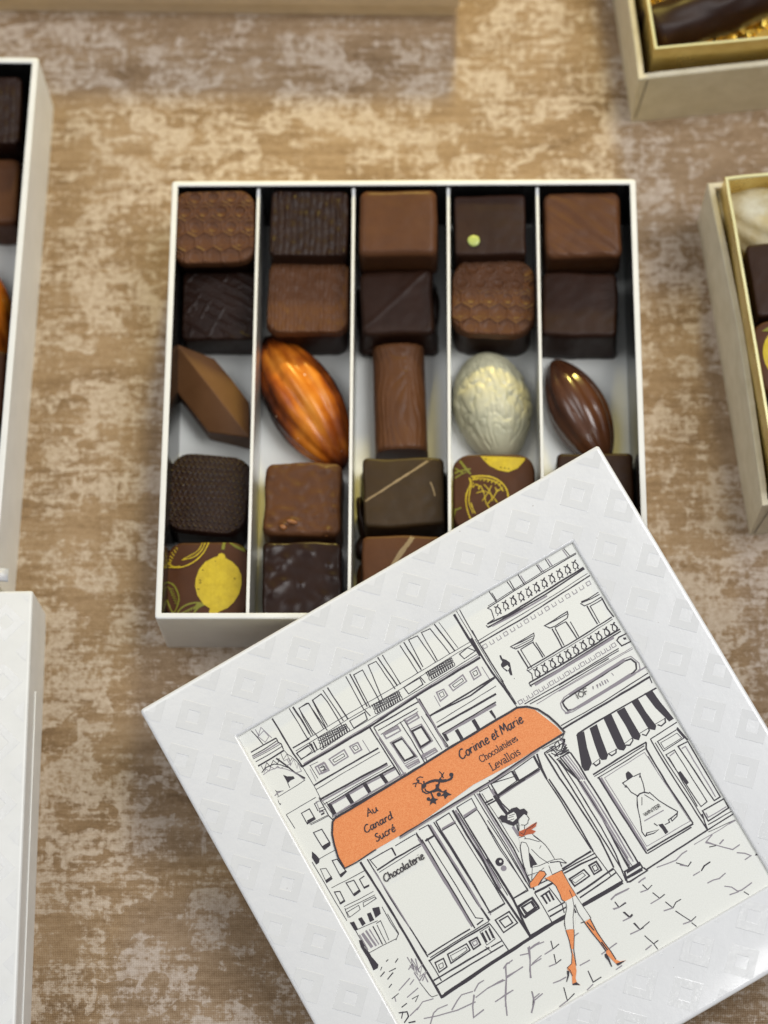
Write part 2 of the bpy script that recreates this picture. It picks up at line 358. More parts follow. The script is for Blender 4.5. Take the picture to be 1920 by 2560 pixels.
ART = """
0 L 3 -1096,1178 -1083,1124 -1074,1063
0 G 2 -1035,1168 -1022,1124 -1008,1076
0 G 2 -1071,1173 -1071,1127 -1029,1139 -1019,1092 -1056,1073 -1077,1126 -1033,1167
0 L 4 -1163,1064 -1076,1064 -985,1062
0 L 3 -1168,1041 -1085,1039 -984,1046
0 G 4 -1169,1031 -1082,1027 -983,1031
0 L 2 -1171,1022 -1077,1017 -979,1018
0 L 3 -1166,999 -1083,997 -974,1000
0 L 5 -1166,969 -1079,969 -980,973
0 L 3 -985,1062 -987,1033 -976,1016 -981,979
0 L 5 -1046,955 -1014,886 -989,821 -953,760
0 L 3 -1166,923 -1128,937 -1075,931 -1042,907 -1012,870
0 G 2 -1165,907 -1121,912 -1066,901 -1025,867 -989,821 -961,754
0 L 2 -1148,963 -1148,928 -1109,961 -1103,927 -1068,953 -1055,920 -1030,946
0 L 2 -1005,972 -1012,925 -975,945 -984,894 -961,906
0 L 2 -980,973 -973,939 -962,922 -947,878 -938,830
0 G 2 -992,914 -991,873 -956,898 -965,837 -946,862 -950,809 -982,817
0 G 2 -1016,918 -977,915 -986,880 -1014,886
0 G 2 -1155,916 -1132,929 -1123,909 -1099,925 -1086,902 -1062,909 -1053,888 -1033,887
0 P 1 -1057,845 -1042,826 -1008,807 -1007,791 -1036,793 -1060,786 -1059,806
0 L 2 -1057,845 -1057,800 -1062,757
0 L 2 -1145,789 -1147,750 -1142,777 -1105,761
0 G 3 -1166,761 -1142,768 -1118,764
0 L 2 -1155,745 -1062,747 -957,752
0 P 1 -1159,737 -1163,709 -1155,699 -1165,695 -1166,716
0 L 2 -1161,627 -1058,628 -952,628
0 L 5 -948,1178 -944,1044 -941,925 -931,825
0 L 2 -931,825 -928,740 -929,640 -931,601 -915,496 -925,461
0 L 3 -827,1180 -822,1070 -820,957
0 L 5 -803,1176 -794,1074 -795,983
0 L 3 -780,965 -780,1091 -773,1149 -719,1153 -707,1147 -707,1075 -705,962
0 L 3 -675,970 -677,1083 -677,1155
0 L 4 -927,958 -810,956
0 L 2 -920,921 -838,926 -832,883 -916,870 -920,921
0 L 5 -823,934 -821,866
0 CG 4 -865,788 -804,788 -806,741 -864,737
0 C 2 -848,770 -818,773 -821,750 -847,749
0 L 2 -887,813 -884,720
0 CG 2 -892,813 -834,808
0 L 2 -1161,627 -1156,528
0 C 3 -1076,588 -1021,587 -1020,516 -1077,514
0 P 1 -1067,533 -1021,532 -1020,516 -1077,514
0 L 3 -947,600 -979,598 -981,549
0 P 1 -977,547 -950,541 -952,532 -979,535
0 P 1 -976,526 -952,525 -955,514 -977,516
0 L 2 -1066,507 -944,498
0 L 3 -800,1176 -794,960
0 L 3 -760,940 -770,991 -775,1151 -710,1147 -704,1087 -690,944
0 L 3 -689,966 -679,1151 -613,1158 -603,1096 -599,926
0 L 3 -592,1174 -576,946
0 L 4 -560,1172 -546,940
0 L 3 -429,1175 -433,942
0 L 4 -400,1176 -406,949
0 L 3 -394,931 -382,1159 -320,1158 -325,924
0 L 3 -303,934 -276,1166 -222,1162 -205,956
0 L 4 -201,1179 -183,966
0 L 3 -169,1177 -161,964
0 L 3 -46,1174 -35,969
0 L 4 -16,1178 -8,977
0 L 3 10,988 17,1176 76,1170 92,975
0 L 3 106,978 107,1175 165,1169 193,973
0 L 4 201,1182 228,975
0 L 2 231,1176 254,982
0 L 7 336,1172 339,1012 348,872
0 L 3 380,1180 378,1001 387,748 383,470
0 L 2 359,1181 361,1011 358,832
0 L 2 -918,959 -519,969 -181,970 228,975 363,975
0 L 2 -921,933 -511,942 -176,939 240,957 362,954
0 L 7 -928,831 -461,835 -111,856 343,863
0 L 2 -922,872 -450,873 -53,879 336,890
0 G 3 -917,841 -453,847 -106,865 339,877
0 C 3 -924,918 -815,922 -820,874 -915,874
0 C 3 -543,927 -436,927 -445,881 -543,877
0 C 3 -154,938 -41,939 -43,896 -148,889
0 C 3 243,944 305,953 337,912 254,904
0 L 4 -799,929 -802,875
0 L 3 -429,939 -418,889
0 L 3 -36,948 -26,897
0 ORN 6 -766,938 -571,926 -781,863 -572,876
0 ORN 6 -380,945 -189,935 -382,884 -199,879
0 ORN 6 6,952 191,951 7,895 184,899
0 CG 4 -848,785 -801,780 -801,730 -849,735
0 L 2 -836,767 -814,765 -816,744 -836,747
0 CG 4 -768,788 -659,792 -659,743 -761,740
0 C 2 -751,773 -675,774 -674,756 -748,755
0 CG 4 -620,792 -565,789 -566,739 -616,740
0 C 2 -607,781 -580,778 -580,753 -602,754
0 CG 4 4,812 52,807 53,762 -2,754
0 C 2 13,798 40,797 36,771 14,771
0 CG 4 93,811 196,824 198,779 97,770
0 C 2 110,801 182,808 182,790 114,783
0 CG 4 244,819 297,823 293,768 241,765
0 C 2 256,807 282,807 279,782 256,781
0 G 2 -898,796 -902,710
0 G 2 -533,787 -529,695
0 G 2 -18,803 -19,725
0 G 2 322,808 325,716
0 L 5 -927,696 -707,698 -473,696
0 L 2 -926,668 -711,672 -476,671
0 L 6 -929,603 -708,598 -472,590
0 G 4 -925,590 -704,585 -473,579
0 L 2 -933,567 -697,569 -458,566
0 L 5 -914,551 -654,556 -446,547
0 G 5 -895,545 -661,543 -448,535
0 P 1 -914,551 -889,547 -890,476 -914,473
0 P 1 -792,549 -765,548 -764,481 -788,478
0 P 1 -666,550 -641,549 -641,482 -663,481
0 P 1 -551,550 -528,550 -521,485 -544,484
0 L 4 -912,477 -680,471 -446,470
0 L 5 -107,708 367,714
0 L 5 -89,709 175,691 355,710
0 L 2 -88,653 338,664
0 L 6 -99,626 314,622
0 L 4 -93,577 289,580
0 G 6 -93,567 282,568
0 P 1 -93,577 -72,565 -74,522 -92,521
0 P 1 -16,555 7,556 7,489 -15,488
0 P 1 102,556 126,557 126,490 103,489
0 P 1 223,551 242,552 243,501 232,490
0 L 2 -120,733 -114,657 -112,544 -103,483
0 L 4 -456,832 -449,660 -441,478
0 L 3 -435,820 -427,648 -415,474
0 G 4 -437,787 -429,626 -414,468
0 L 2 -440,744 -429,538 -433,473
0 L 3 -120,850 -113,678 -98,491
0 L 4 -108,832 -106,652 -109,492
0 G 4 -116,837 -107,659 -113,494
0 L 2 -149,733 -141,494
0 L 4 -435,820 -122,818
0 L 3 -420,789 -146,787
0 L 2 -419,760 -151,768
0 CG 4 -404,757 -304,755 -302,720 -402,722
0 G 5 -398,748 -300,742
0 C 6 -382,678 -317,674 -303,543 -372,549
0 CG 3 -393,689 -316,686 -293,531 -382,533
0 CG 3 -382,522 -296,517 -297,495 -375,496
0 G 5 -379,509 -297,506
0 L 3 -279,769 -272,636 -272,480
0 L 3 -251,769 -246,632 -255,482
0 CG 4 -247,767 -164,764 -166,732 -244,732
0 G 5 -246,750 -166,752
0 C 6 -245,682 -180,678 -175,575 -247,572
0 CG 3 -253,698 -173,691 -163,568 -256,560
0 CG 4 -263,525 -174,524 -171,500 -267,500
0 G 5 -264,515 -175,513
1 PO 1 -935,454 -906,465 -407,473 -128,480 184,482 380,488 415,468 469,420 496,357 533,263 543,216 355,211 224,205 -80,216 -507,173 -790,173 -1011,169 -1013,246 -995,326 -974,386
3 L 5 -1011,169 -1013,246 -995,326 -975,387 -937,447 -901,466
3 L 7 -913,460 -409,469 -129,479 185,484 379,486
3 G 4 -918,476 -639,484 -401,483
3 L 6 378,488 439,460 487,414 522,345 543,280 558,210
3 L 6 553,209 372,205 53,182 -173,176 -286,175 -625,167
3 G 4 368,197 49,174 -178,168 -291,166 -478,164 -630,159
3 L 2 553,209 526,187 387,193
3 L 4 -1011,169 -932,164 -790,173
3 T 2.2 Script:Au -735,368 -663,367
3 T 2.2 Script:Canard -795,289 -606,284
3 T 2.2 Script:Sucré -762,211 -631,211
3 T 2.2 Script:Chocolaterie -838,-25 -562,-19
3 T 2.8 Script:Corinne~et~Marie -70,383 371,391
3 T 2 Serif:Chocolatières 27,306 287,312
3 T 2.4 Serif:Levallois 60,230 259,232
3 DOT 5.30434 -168,334
3 L 6 -166,323 -183,314 -207,317 -234,329
3 L 9 -210,319 -234,328 -256,342
3 L 7 -250,340 -271,354 -303,363 -332,365 -359,357
3 L 3 -222,389 -216,367 -224,353 -241,348 -231,335
3 L 3 -200,369 -218,357 -220,340
3 L 3 -325,405 -339,418 -357,419 -369,411
3 DOT 3.1826 -361,403
3 L 3 -360,394 -374,396 -400,403
3 L 3 -373,398 -385,390 -395,379
3 L 3 -368,393 -354,380 -343,346
3 L 4 -332,385 -340,368 -344,347
3 P 1 -352,375 -330,362 -334,350 -359,345 -365,360
3 L 4 -365,353 -369,333 -356,311 -323,303
3 L 4 -349,343 -351,326 -335,310 -293,304
3 L 5 -248,337 -272,314 -276,327
3 L 8 -272,321 -283,309 -292,300 -316,303
3 L 4 -292,300 -281,286 -262,268 -239,269
3 L 5 -327,309 -331,289 -333,268
3 P 1 -281,331 -269,327 -273,300 -265,281 -294,290 -314,294 -329,306 -290,310
3 DOT 5.30434 -293,269
3 P 1 -247,274 -242,254 -225,228 -250,235 -276,224 -272,248 -292,254 -264,262
3 DOT 4.50869 -362,277
3 P 1 -332,278 -326,260 -310,247 -330,244 -337,225 -349,244 -375,240 -357,260 -370,271 -347,269
0 L 7 -910,155 -902,-9 -894,-182 -889,-462 -885,-674 -885,-792
0 L 4 -865,149 -860,30 -860,-124 -841,-413 -837,-539
0 L 2 -861,-56 -850,-293 -831,-514
0 G 3 -865,72 -854,-113 -845,-334
0 L 3 -849,135 -702,134
0 L 3 -678,133 -536,134
0 L 3 -854,142 -841,72
0 L 5 -847,61 -710,69 -536,66
0 L 2 -842,44 -723,48 -542,55
0 L 5 -702,134 -704,80
0 L 4 -532,132 -527,-55 -521,-280 -513,-485
0 G 9 -530,102 -525,-85 -518,-310 -511,-515
0 L 4 -519,86 -514,-100 -508,-325 -506,-532
0 L 3 -505,145 -442,143 -444,72 -505,68
0 L 3 -528,139 -526,99 -528,62
0 L 6 -505,68 -444,69
0 L 3 -489,78 -479,-207 -471,-480 -433,-507
0 L 6 -442,143 -435,-30 -426,-218 -418,-405 -407,-536
0 L 4 -404,141 -394,-44 -386,-232 -378,-438
0 G 5 -431,137 -424,-46 -416,-234 -413,-447
0 G 3 -390,132 -380,-206 -383,-512
0 L 4 -830,-529 -681,-523 -534,-521
0 L 4 -485,-520 -437,-514
0 L 5 -845,-563 -630,-552 -415,-551
0 L 3 -828,-549 -614,-542 -412,-538
0 L 5 -877,-676 -691,-675 -486,-673
0 L 3 -841,-556 -837,-625 -837,-701
0 L 4 -887,-710 -640,-704 -407,-703
0 L 10 -881,-785 -649,-770 -408,-755 -247,-747 -128,-743
0 L 2 -860,-773 -643,-759 -401,-744
0 C 4 -817,-589 -760,-592 -767,-646 -824,-651
0 C 2 -805,-610 -776,-612 -785,-635 -810,-636
0 C 4 -726,-583 -596,-586 -596,-629 -735,-640
0 C 2 -715,-599 -610,-602 -611,-620 -719,-630
0 C 5 -575,-583 -522,-585 -525,-631 -576,-635
0 CG 3 -563,-595 -534,-597 -538,-619 -562,-620
0 L 6 -482,-574 -486,-639
0 L 6 -458,-574 -461,-639
0 L 6 -433,-574 -437,-638
0 C 2 -491,-565 -427,-563 -432,-646 -494,-653
0 L 3 -415,-551 -402,-654 -396,-752
0 L 2 -506,-656 -489,-704
0 L 4 -478,-675 -399,-676
0 L 3 -391,138 -296,142 -294,78
0 L 4 -391,138 -393,67
0 G 6 -381,79 -288,79
0 L 3 -385,72 -293,70
0 L 5 -393,67 -383,-127 -380,-307 -380,-499
0 L 3 -294,78 -288,-114 -280,-302 -276,-496 -380,-499
0 L 3 -239,148 -134,150 -136,79
0 L 4 -239,148 -236,68
0 G 6 -229,79 -138,85
0 L 3 -233,68 -138,75
0 L 5 -236,68 -231,-118 -226,-294 -221,-494
0 L 3 -138,75 -130,-128 -122,-316 -116,-497 -221,-494
0 L 7 -269,146 -268,-29 -260,-217 -266,-396 -253,-557 -241,-745
0 G 5 -254,137 -250,-49 -246,-235 -252,-405
0 L 3 -248,114 -244,-72 -240,-267 -236,-461
0 L 3 -107,164 -101,-29 -93,-217 -98,-492
0 L 5 -79,153 -72,-45 -64,-233 -81,-512
0 G 4 -90,159 -86,-37 -78,-225 -87,-499
0 L 2 -64,144 -53,-47 -47,-272
0 C 4 -375,-550 -277,-548 -267,-631 -369,-639
0 C 4 -355,-566 -297,-566 -292,-616 -347,-618
0 C 4 -217,-554 -120,-547 -110,-620 -212,-628
0 C 4 -195,-566 -135,-563 -132,-617 -188,-613
0 DOT 10.4884 -178,-264
0 DOTW 3.14652 -172,-264
0 DOTG 6.99227 -175,-309
0 C 3 -1070,450 -1016,443 -1013,345 -1065,331
0 P 1 -1069,353 -1017,354 -1015,332 -1063,325
0 C 2 -1142,239 -1110,226 -1108,153 -1150,148
0 P 1 -1149,166 -1103,169 -1110,149 -1150,148
0 C 3 -1054,247 -1024,240 -1013,147 -1057,138
0 P 1 -1059,153 -1013,156 -1015,143 -1056,132
0 C 3 -1047,89 -998,80 -998,3 -1043,0
0 P 1 -1047,11 -995,16 -1000,-1 -1042,-6
0 L 3 -930,70 -966,67 -967,5
0 P 1 -971,16 -929,12 -935,1 -968,3
0 C 3 -1136,77 -1105,64 -1108,-2 -1138,-3
0 P 1 -1144,4 -1107,8 -1110,-5 -1140,-7
0 L 2 -1062,499 -939,492
0 L 2 -1120,295 -1008,293
0 L 2 -1139,107 -1035,101 -910,97
0 L 2 -1128,-28 -1024,-35 -928,-37
0 L 2 -1129,-47 -1025,-54 -931,-60
0 L 2 -1129,-38 -1139,-99
0 C 2 -1130,-66 -1047,-65 -1052,-91 -1130,-100
0 C 2 -1016,-64 -937,-70 -934,-82 -1025,-87
0 P 1 -1146,-129 -1120,-134 -1121,-186 -1143,-183
0 P 1 -1090,-132 -1067,-135 -1064,-180 -1090,-184
0 P 1 -1029,-133 -1005,-137 -1009,-188 -1038,-186
0 P 1 -985,-120 -944,-134 -956,-175 -996,-181
0 L 2 -1140,-185 -1057,-194 -993,-202
0 L 2 -1140,-127 -1138,-234 -1133,-361
0 L 2 -1132,-342 -1045,-344 -951,-350
0 L 2 -929,-142 -931,-247 -924,-337
0 L 2 -921,-195 -920,-329 -955,-357
0 L 2 -1009,-212 -978,-210 -992,-336
0 L 2 -1009,-221 -1015,-342
0 G 8 -1111,-220 -1101,-322
0 G 5 -1084,-217 -1075,-327
0 G 3 -1062,-220 -1056,-328
0 G 3 -1130,-219 -1131,-324
0 L 3 -1035,-216 -1038,-339
0 P 1 -1150,-246 -1132,-257 -1141,-299 -1133,-361 -1119,-431 -1133,-446 -1162,-445 -1156,-367 -1160,-288
0 P 1 -1134,356 -1122,325 -1116,293 -1130,276 -1151,274 -1153,323
0 L 2 -1165,301 -1162,203 -1160,19 -1155,-109
0 G 2 -926,591 -964,603 -971,539 -949,526
0 L 2 -970,558 -934,552
0 L 2 -969,543 -933,537
0 L 3 -929,457 -939,492 -937,598 -936,617
0 L 2 -912,573 -899,459
0 G 3 -946,-477 -947,-562 -929,-496 -926,-593 -938,-529 -976,-545
0 G 3 -907,-509 -925,-575 -887,-558 -938,-615 -885,-607 -936,-644
0 G 3 -955,-576 -951,-636 -908,-613 -911,-668
0 G 3 -957,-528 -942,-603 -936,-559
0 L 2 -955,-643 -941,-737 -933,-756 -897,-762
0 G 3 -869,-881 -811,-848 -773,-832 -704,-848
0 G 3 -1040,-841 -959,-868 -840,-898 -721,-909
0 G 3 -1036,-901 -973,-842 -938,-833 -875,-841
0 G 4 -707,-869 -748,-922 -778,-983 -700,-973
0 G 3 -697,-852 -652,-825 -613,-824
0 G 3 -708,-888 -614,-875 -503,-886
0 G 4 -458,-817 -494,-886 -557,-983 -598,-1073
0 G 3 -486,-872 -409,-873
0 G 4 -475,-821 -443,-807 -426,-811
0 G 4 -285,-787 -312,-857 -364,-951
0 G 3 -325,-888 -289,-885 -249,-883
0 G 3 -290,-803 -239,-799 -185,-806
0 G 3 -619,-967 -558,-964 -489,-961
0 G 4 -397,-1027 -415,-1083 -463,-1131
0 G 3 -411,-1076 -346,-1065
0 L 3 -1070,-437 -1052,-433
0 L 3 -1025,-470 -998,-457
0 L 3 -1144,-498 -1107,-485
0 L 3 -1115,-533 -1065,-514
0 G 3 -1089,-624 -994,-593
0 G 3 -1066,-684 -979,-668
0 G 3 -1128,-640 -1137,-673
0 L 3 -1124,-718 -1083,-713
0 L 3 -1133,-580 -1106,-569
0 L 3 -1045,-706 -1001,-707 -1035,-731
0 G 3 -1052,-778 -998,-752 -931,-769
0 G 3 -1105,-786 -1036,-768
0 L 4 -1155,-738 -1108,-757 -1114,-785 -1155,-805
0 L 3 -1129,-743 -1157,-775
0 L 4 -1133,-817 -1092,-831
0 L 3 -1085,-498 -1038,-501
0 L 3 -1107,-452 -1125,-466
0 L 3 -1151,-646 -1098,-638
0 G 3 -1014,-628 -976,-612
0 L 5 -2,66 -69,68
0 L 4 14,192 12,151 14,67
0 L 10 -6,96 -2,16 8,-54
0 G 8 -2,-120 2,-187
0 L 3 7,168 167,133
0 L 6 12,83 207,89
0 L 4 8,71 9,23
0 L 3 171,145 168,97
0 L 4 318,32 328,-124 330,-304 339,-472
0 L 5 331,17 341,-139 346,-313 343,-489
0 L 5 391,-17 402,-145 408,-270 416,-438 401,-635
0 L 4 423,-36 427,-188 429,-332 434,-505 437,-684
0 L 4 450,-51 454,-204 458,-391 452,-572 424,-740
0 L 6 482,-70 489,-217 492,-347 483,-519 478,-686
0 L 5 531,-98 538,-245 537,-380 541,-531 542,-681
0 G 4 492,-90 499,-237 502,-367 504,-630
0 G 4 508,-99 515,-246 518,-376 520,-640
0 G 3 478,-96 493,-454 493,-673
0 G 3 510,-114 520,-384 521,-662
0 L 2 481,-475 487,-684
0 L 2 493,-504 503,-693
0 L 6 127,-489 231,-484 333,-483
0 L 4 64,-499 214,-500 348,-505
0 L 5 126,-516 240,-518 348,-530
0 L 6 128,-659 262,-651 395,-639
0 L 5 133,-688 267,-679 396,-667
0 L 12 -242,-740 -77,-739 73,-740
0 L 12 126,-735 269,-736 403,-735
0 L 3 341,-480 352,-572 362,-669
0 L 3 396,-636 407,-734
0 C 5 135,-561 239,-556 250,-605 141,-613
0 C 2 143,-572 224,-569 230,-590 153,-599
0 C 5 278,-551 328,-551 330,-609 278,-611
0 C 3 291,-565 316,-565 316,-597 290,-597
0 L 6 -58,-567 -55,-622
0 L 6 -32,-564 -32,-620
0 L 6 -8,-560 -9,-623
0 L 5 -68,-565 -1,-561
0 L 3 -88,-525 -85,-618 -86,-730
0 L 3 3,-542 20,-671 6,-720
0 L 4 -75,-663 2,-665 41,-666
0 L 5 -80,-695 42,-695
0 L 6 -85,-526 -27,-531 45,-531
0 L 4 -83,-492 33,-502
0 C 5 -216,-547 -114,-545 -108,-609 -216,-621
0 C 4 -200,-563 -128,-562 -123,-604 -199,-610
0 DOT 10.3093 -178,-264
0 DOTW 2.57732 -174,-263
0 DOTG 6.70103 -177,-308
0 L 3 -138,-49 -138,-205 -113,-489 -219,-492
0 L 7 -231,-209 -224,-327 -219,-492 -241,-737
0 L 3 -116,-12 -107,-152 -100,-447
0 L 3 -392,-492 -276,-491
0 C 5 445,-688 550,-685 551,-721 434,-724
0 L 5 445,-688 427,-749 444,-755 566,-750 556,-724
0 L 6 439,-728 545,-731
0 P 1 456,-688 545,-682 546,-704 452,-706
0 P 1 608,156 623,165 662,159 628,65 605,-31 567,-59 543,-50 540,-19
0 P 1 700,158 751,158 733,72 714,-39 692,-56 665,-44 662,-21 676,54
0 P 1 803,166 858,168 848,73 835,-50 811,-62 788,-44 783,-24 792,63
0 P 1 894,164 948,162 946,66 946,-34 921,-54 900,-33 893,-16 897,69
0 P 1 1000,171 1045,169 1045,77 1057,-31 1038,-50 1015,-32 1006,-10 1005,66
0 P 1 1095,174 1145,166 1151,83 1167,-19 1171,-47 1137,-48 1128,-13 1107,66
0 L 5 609,156 623,165 753,170 898,170 1040,168 1175,166
0 L 2 601,-37 674,-29 785,-34 894,-21 1014,-19 1167,-19
0 L 4 611,-35 619,-57 646,-55 657,-36
0 L 4 720,-30 732,-52 763,-50 776,-29
0 L 4 837,-39 859,-52 890,-36 894,-21
0 L 4 956,-32 974,-51 1005,-35 1011,-17
0 L 4 1067,-29 1082,-47 1116,-40 1126,-16
0 L 5 576,-94 754,-87 954,-85
0 L 3 577,-107 753,-103 933,-98
0 L 3 587,-125 750,-123 927,-116
0 L 5 954,-85 933,-119 932,-186 933,-354 942,-509 948,-645
0 L 2 920,-162 920,-262
0 L 5 596,-126 599,-278 607,-449 615,-661
0 G 6 608,-133 611,-285 619,-456 623,-641
0 L 5 623,-648 776,-646 948,-647
0 L 4 618,-663 775,-662 928,-659
0 CG 2 627,-144 913,-133 940,-624 637,-624
0 P 1 750,-186 770,-180 777,-197 782,-225 738,-228 740,-209
0 L 3 782,-225 826,-229 810,-249
0 L 3 739,-225 705,-226 711,-259 703,-251
0 L 3 715,-245 721,-298 742,-335
0 L 3 820,-238 810,-291 798,-326 787,-344
0 L 4 738,-341 760,-333 790,-338 812,-359
0 L 3 738,-341 712,-385 687,-462 656,-536 660,-571
0 L 3 816,-353 840,-425 872,-485 904,-537 886,-560 846,-570 847,-554 900,-543
0 L 2 783,-351 815,-411
0 L 2 763,-356 737,-399
0 L 2 738,-341 700,-420
0 L 3 660,-571 678,-556 751,-574 715,-578 667,-567
0 L 3 893,-547 831,-553 830,-569 798,-567
0 P 1 763,-547 789,-554 792,-576 794,-615 771,-618 770,-585
0 L 3 745,-528 756,-552
0 L 3 985,-82 1176,-74
0 L 4 985,-82 984,-241 990,-428 1003,-722
0 L 3 999,-115 1001,-267 1011,-449 1016,-651
0 C 3 1015,-116 1153,-112 1165,-177 1017,-184
0 C 2 1027,-132 1142,-131 1152,-170 1028,-174
0 L 5 1159,-103 1176,-201
0 C 3 1018,-210 1077,-211 1087,-575 1041,-582
0 G 3 1034,-228 1070,-223
0 L 3 1024,-230 1022,-571
0 C 4 1107,-203 1173,-207 1171,-590 1128,-591
0 G 3 1119,-226 1145,-225 1146,-576
0 P 1 1027,-337 1044,-338 1052,-422 1032,-427
0 L 4 1042,-608 1184,-610 1181,-671 1034,-678 1036,-604
0 G 3 1047,-628 1045,-659 1172,-658
0 L 4 1025,-623 1003,-722 1188,-716
0 L 3 1023,-696 1191,-697
0 L 5 1003,-722 568,-742
0 L 2 1001,-734 1175,-751
0 T 1 Serif:WINTER 720,-464 831,-462
0 G 3 702,-487 836,-489
0 L 4 508,185 531,180 510,159 525,141 501,130 524,125
0 L 3 522,194 530,164 498,140 506,110
0 G 4 514,223 517,171 525,141
0 L 4 464,109 513,106
0 L 3 469,90 515,96
0 L 3 430,178 453,176 428,154 461,148 468,180 496,188 490,155 455,139 488,132 518,163 538,176 508,145 521,125 477,114 454,115 486,109
0 L 4 433,121 466,126 518,121
0 L 3 423,145 436,126 449,106 450,129 442,158
0 L 4 386,166 462,171
0 L 3 430,117 524,111
0 L 3 429,93 524,99
0 G 3 1014,-759 961,-777 994,-816 1024,-848 1073,-896 1125,-892
0 G 4 1022,-829 1057,-818
0 L 3 960,-814 999,-826
0 G 3 1085,-924 1125,-951 1149,-981 1105,-984
0 P 1 1171,-991 1185,-985 1184,-998 1175,-996
0 G 3 953,-779 994,-816
0 G 3 625,-761 746,-782 798,-767 834,-766
0 L 3 739,-795 791,-849 821,-835
0 G 3 782,-841 753,-818
0 L 4 845,-912 876,-895 920,-892
0 G 3 789,-911 838,-911
0 G 3 840,-992 880,-994 916,-1004 965,-994
0 G 3 919,-1058 953,-1084 972,-1123 996,-1129 1072,-1121
0 G 3 919,-1117 976,-1128
0 L 3 1002,-1143 1019,-1174
0 G 3 290,-791 323,-783 411,-788
0 G 4 484,-785 507,-781 536,-780
0 L 3 499,-807 510,-848 547,-838
0 G 3 465,-840 510,-848
0 L 3 527,-878 547,-928 585,-922
0 G 3 483,-929 547,-928
0 L 3 565,-962 586,-1016 619,-996 654,-996
0 G 3 529,-1004 586,-1016
0 L 3 590,-1039 640,-1137 680,-1128
0 G 3 589,-1128 640,-1137
0 L 3 638,-1146 652,-1181
0 G 3 303,-816 309,-854 356,-846
0 G 3 274,-848 309,-854
0 L 3 322,-892 336,-939 357,-933
0 G 3 286,-934 336,-939
0 L 3 335,-976 349,-1029 424,-1016
0 G 3 286,-1024 349,-1029
0 L 3 355,-1073 378,-1141 412,-1137
0 L 3 378,-1141 382,-1182
0 G 3 317,-1148 364,-1141
0 G 2 889,-756 1072,-757 1168,-750
0 G 2 1130,-755 1179,-756
0 G 3 288,-789 330,-778 419,-786
0 L 3 303,-812 307,-853 359,-851
0 G 3 271,-843 314,-854
0 L 3 315,-889 331,-934 357,-927
0 G 3 288,-934 337,-937
0 L 3 341,-978 350,-1029 375,-1029
0 G 3 285,-1023 350,-1029
0 G 3 -351,-804 -297,-821
0 L 3 -147,-822 -161,-870 -114,-862
0 G 3 -220,-872 -161,-870
0 G 3 -275,-784 -304,-845 -347,-912 -360,-953
0 G 3 -285,-800 -245,-794 -209,-794
0 G 3 -312,-882 -239,-868
0 L 3 -171,-899 -188,-953 -149,-947
0 G 3 -235,-947 -188,-953
0 G 3 -71,-1033 -1,-1035
0 G 3 -477,-823 -441,-809 -403,-806
0 G 3 -467,-829 -492,-885 -541,-962 -580,-1023
0 G 3 -489,-880 -436,-875 -369,-871
0 G 3 -604,-967 -543,-960 -493,-961
0 L 3 -397,-1022 -411,-1064 -438,-1104
0 G 3 -411,-1064 -363,-1056
0 L 3 -44,-1084 -51,-1157 7,-1155
0 G 3 -108,-1180 -57,-1167
0 G 3 -263,-1043 -218,-1051 -175,-1051
0 L 3 -219,-1096 -240,-1175 -181,-1159
0 G 3 -301,-1182 -240,-1175
0 G 3 -616,-877 -544,-876 -510,-878
0 G 3 75,-1040 190,-1028
0 G 3 104,-1161 148,-1158
0 G 3 -17,-868 22,-863
1 PW 1 46,-112 39,-136 21,-161 -4,-197 -23,-243 -61,-356 -65,-425 -21,-436 22,-454 15,-485 56,-487 126,-492 131,-459 117,-409 117,-359 107,-303 88,-250 73,-213 64,-179 66,-152 88,-150 109,-127 117,-89 97,-62
1 PW 1 46,-658 32,-699 -7,-748 -35,-808 6,-829 50,-780 73,-716 93,-706 76,-760 83,-820 125,-823 128,-768 119,-661
1 PW 1 83,-418 111,-419 148,-430 172,-468 131,-459 105,-430
2 P 1 17,-31 47,-23 78,-32 87,-54 112,-61 120,-90 106,-107 95,-90 78,-95 52,-101 34,-119 5,-120 -17,-97 -33,-74 -46,-66 -45,-45 -55,-32 -27,-27 -10,-41
2 PW 1 5,-46 47,-48 52,-65 45,-90 12,-96 -9,-70
2 L 2 -1,-63 35,-70
2 L 2 8,-54 46,-62
2 L 2 -7,-78 29,-85
2 L 2 106,-107 108,-130 98,-134 86,-149 67,-151 46,-137
2 L 2 41,-109 30,-139 15,-165
2 L 2 63,-150 48,-177
2 L 3 26,-122 16,-151 15,-165
2 PR 1 15,-165 62,-171 107,-168 139,-169 119,-190 86,-192 105,-214 84,-219 49,-206 15,-201 1,-189
2 L 2 17,-174 32,-197 59,-176 101,-179 135,-170
2 L 2 59,-176 50,-203 83,-197
2 L 2 -4,-197 28,-205 31,-224
2 L 2 77,-219 98,-270 112,-313 117,-359 118,-413
2 L 2 78,-230 102,-287
2 L 3 -3,-226 -25,-249 -50,-313 -71,-386 -87,-462 -92,-495
2 L 2 0,-228 18,-246 16,-280 -12,-335 -32,-387
2 P 1 6,-303 10,-333 12,-391 -12,-384 -32,-387
2 L 2 27,-293 45,-360 75,-420
2 L 2 -32,-387 20,-403 81,-409 119,-417 153,-433 170,-471
2 L 3 83,-418 129,-437 148,-455 168,-470
2 L 3 137,-448 133,-474
2 L 2 -69,-419 1,-434 38,-427
2 L 2 68,-430 60,-482
2 L 2 -15,-376 -67,-459 -81,-501
2 L 2 20,-218 47,-234 92,-280
2 L 2 71,-315 89,-304
2 L 2 28,-450 21,-474
2 PO 1 -76,-461 -53,-453 4,-429 27,-446 28,-468 -13,-483 -45,-500 -78,-495 -93,-490 -86,-470
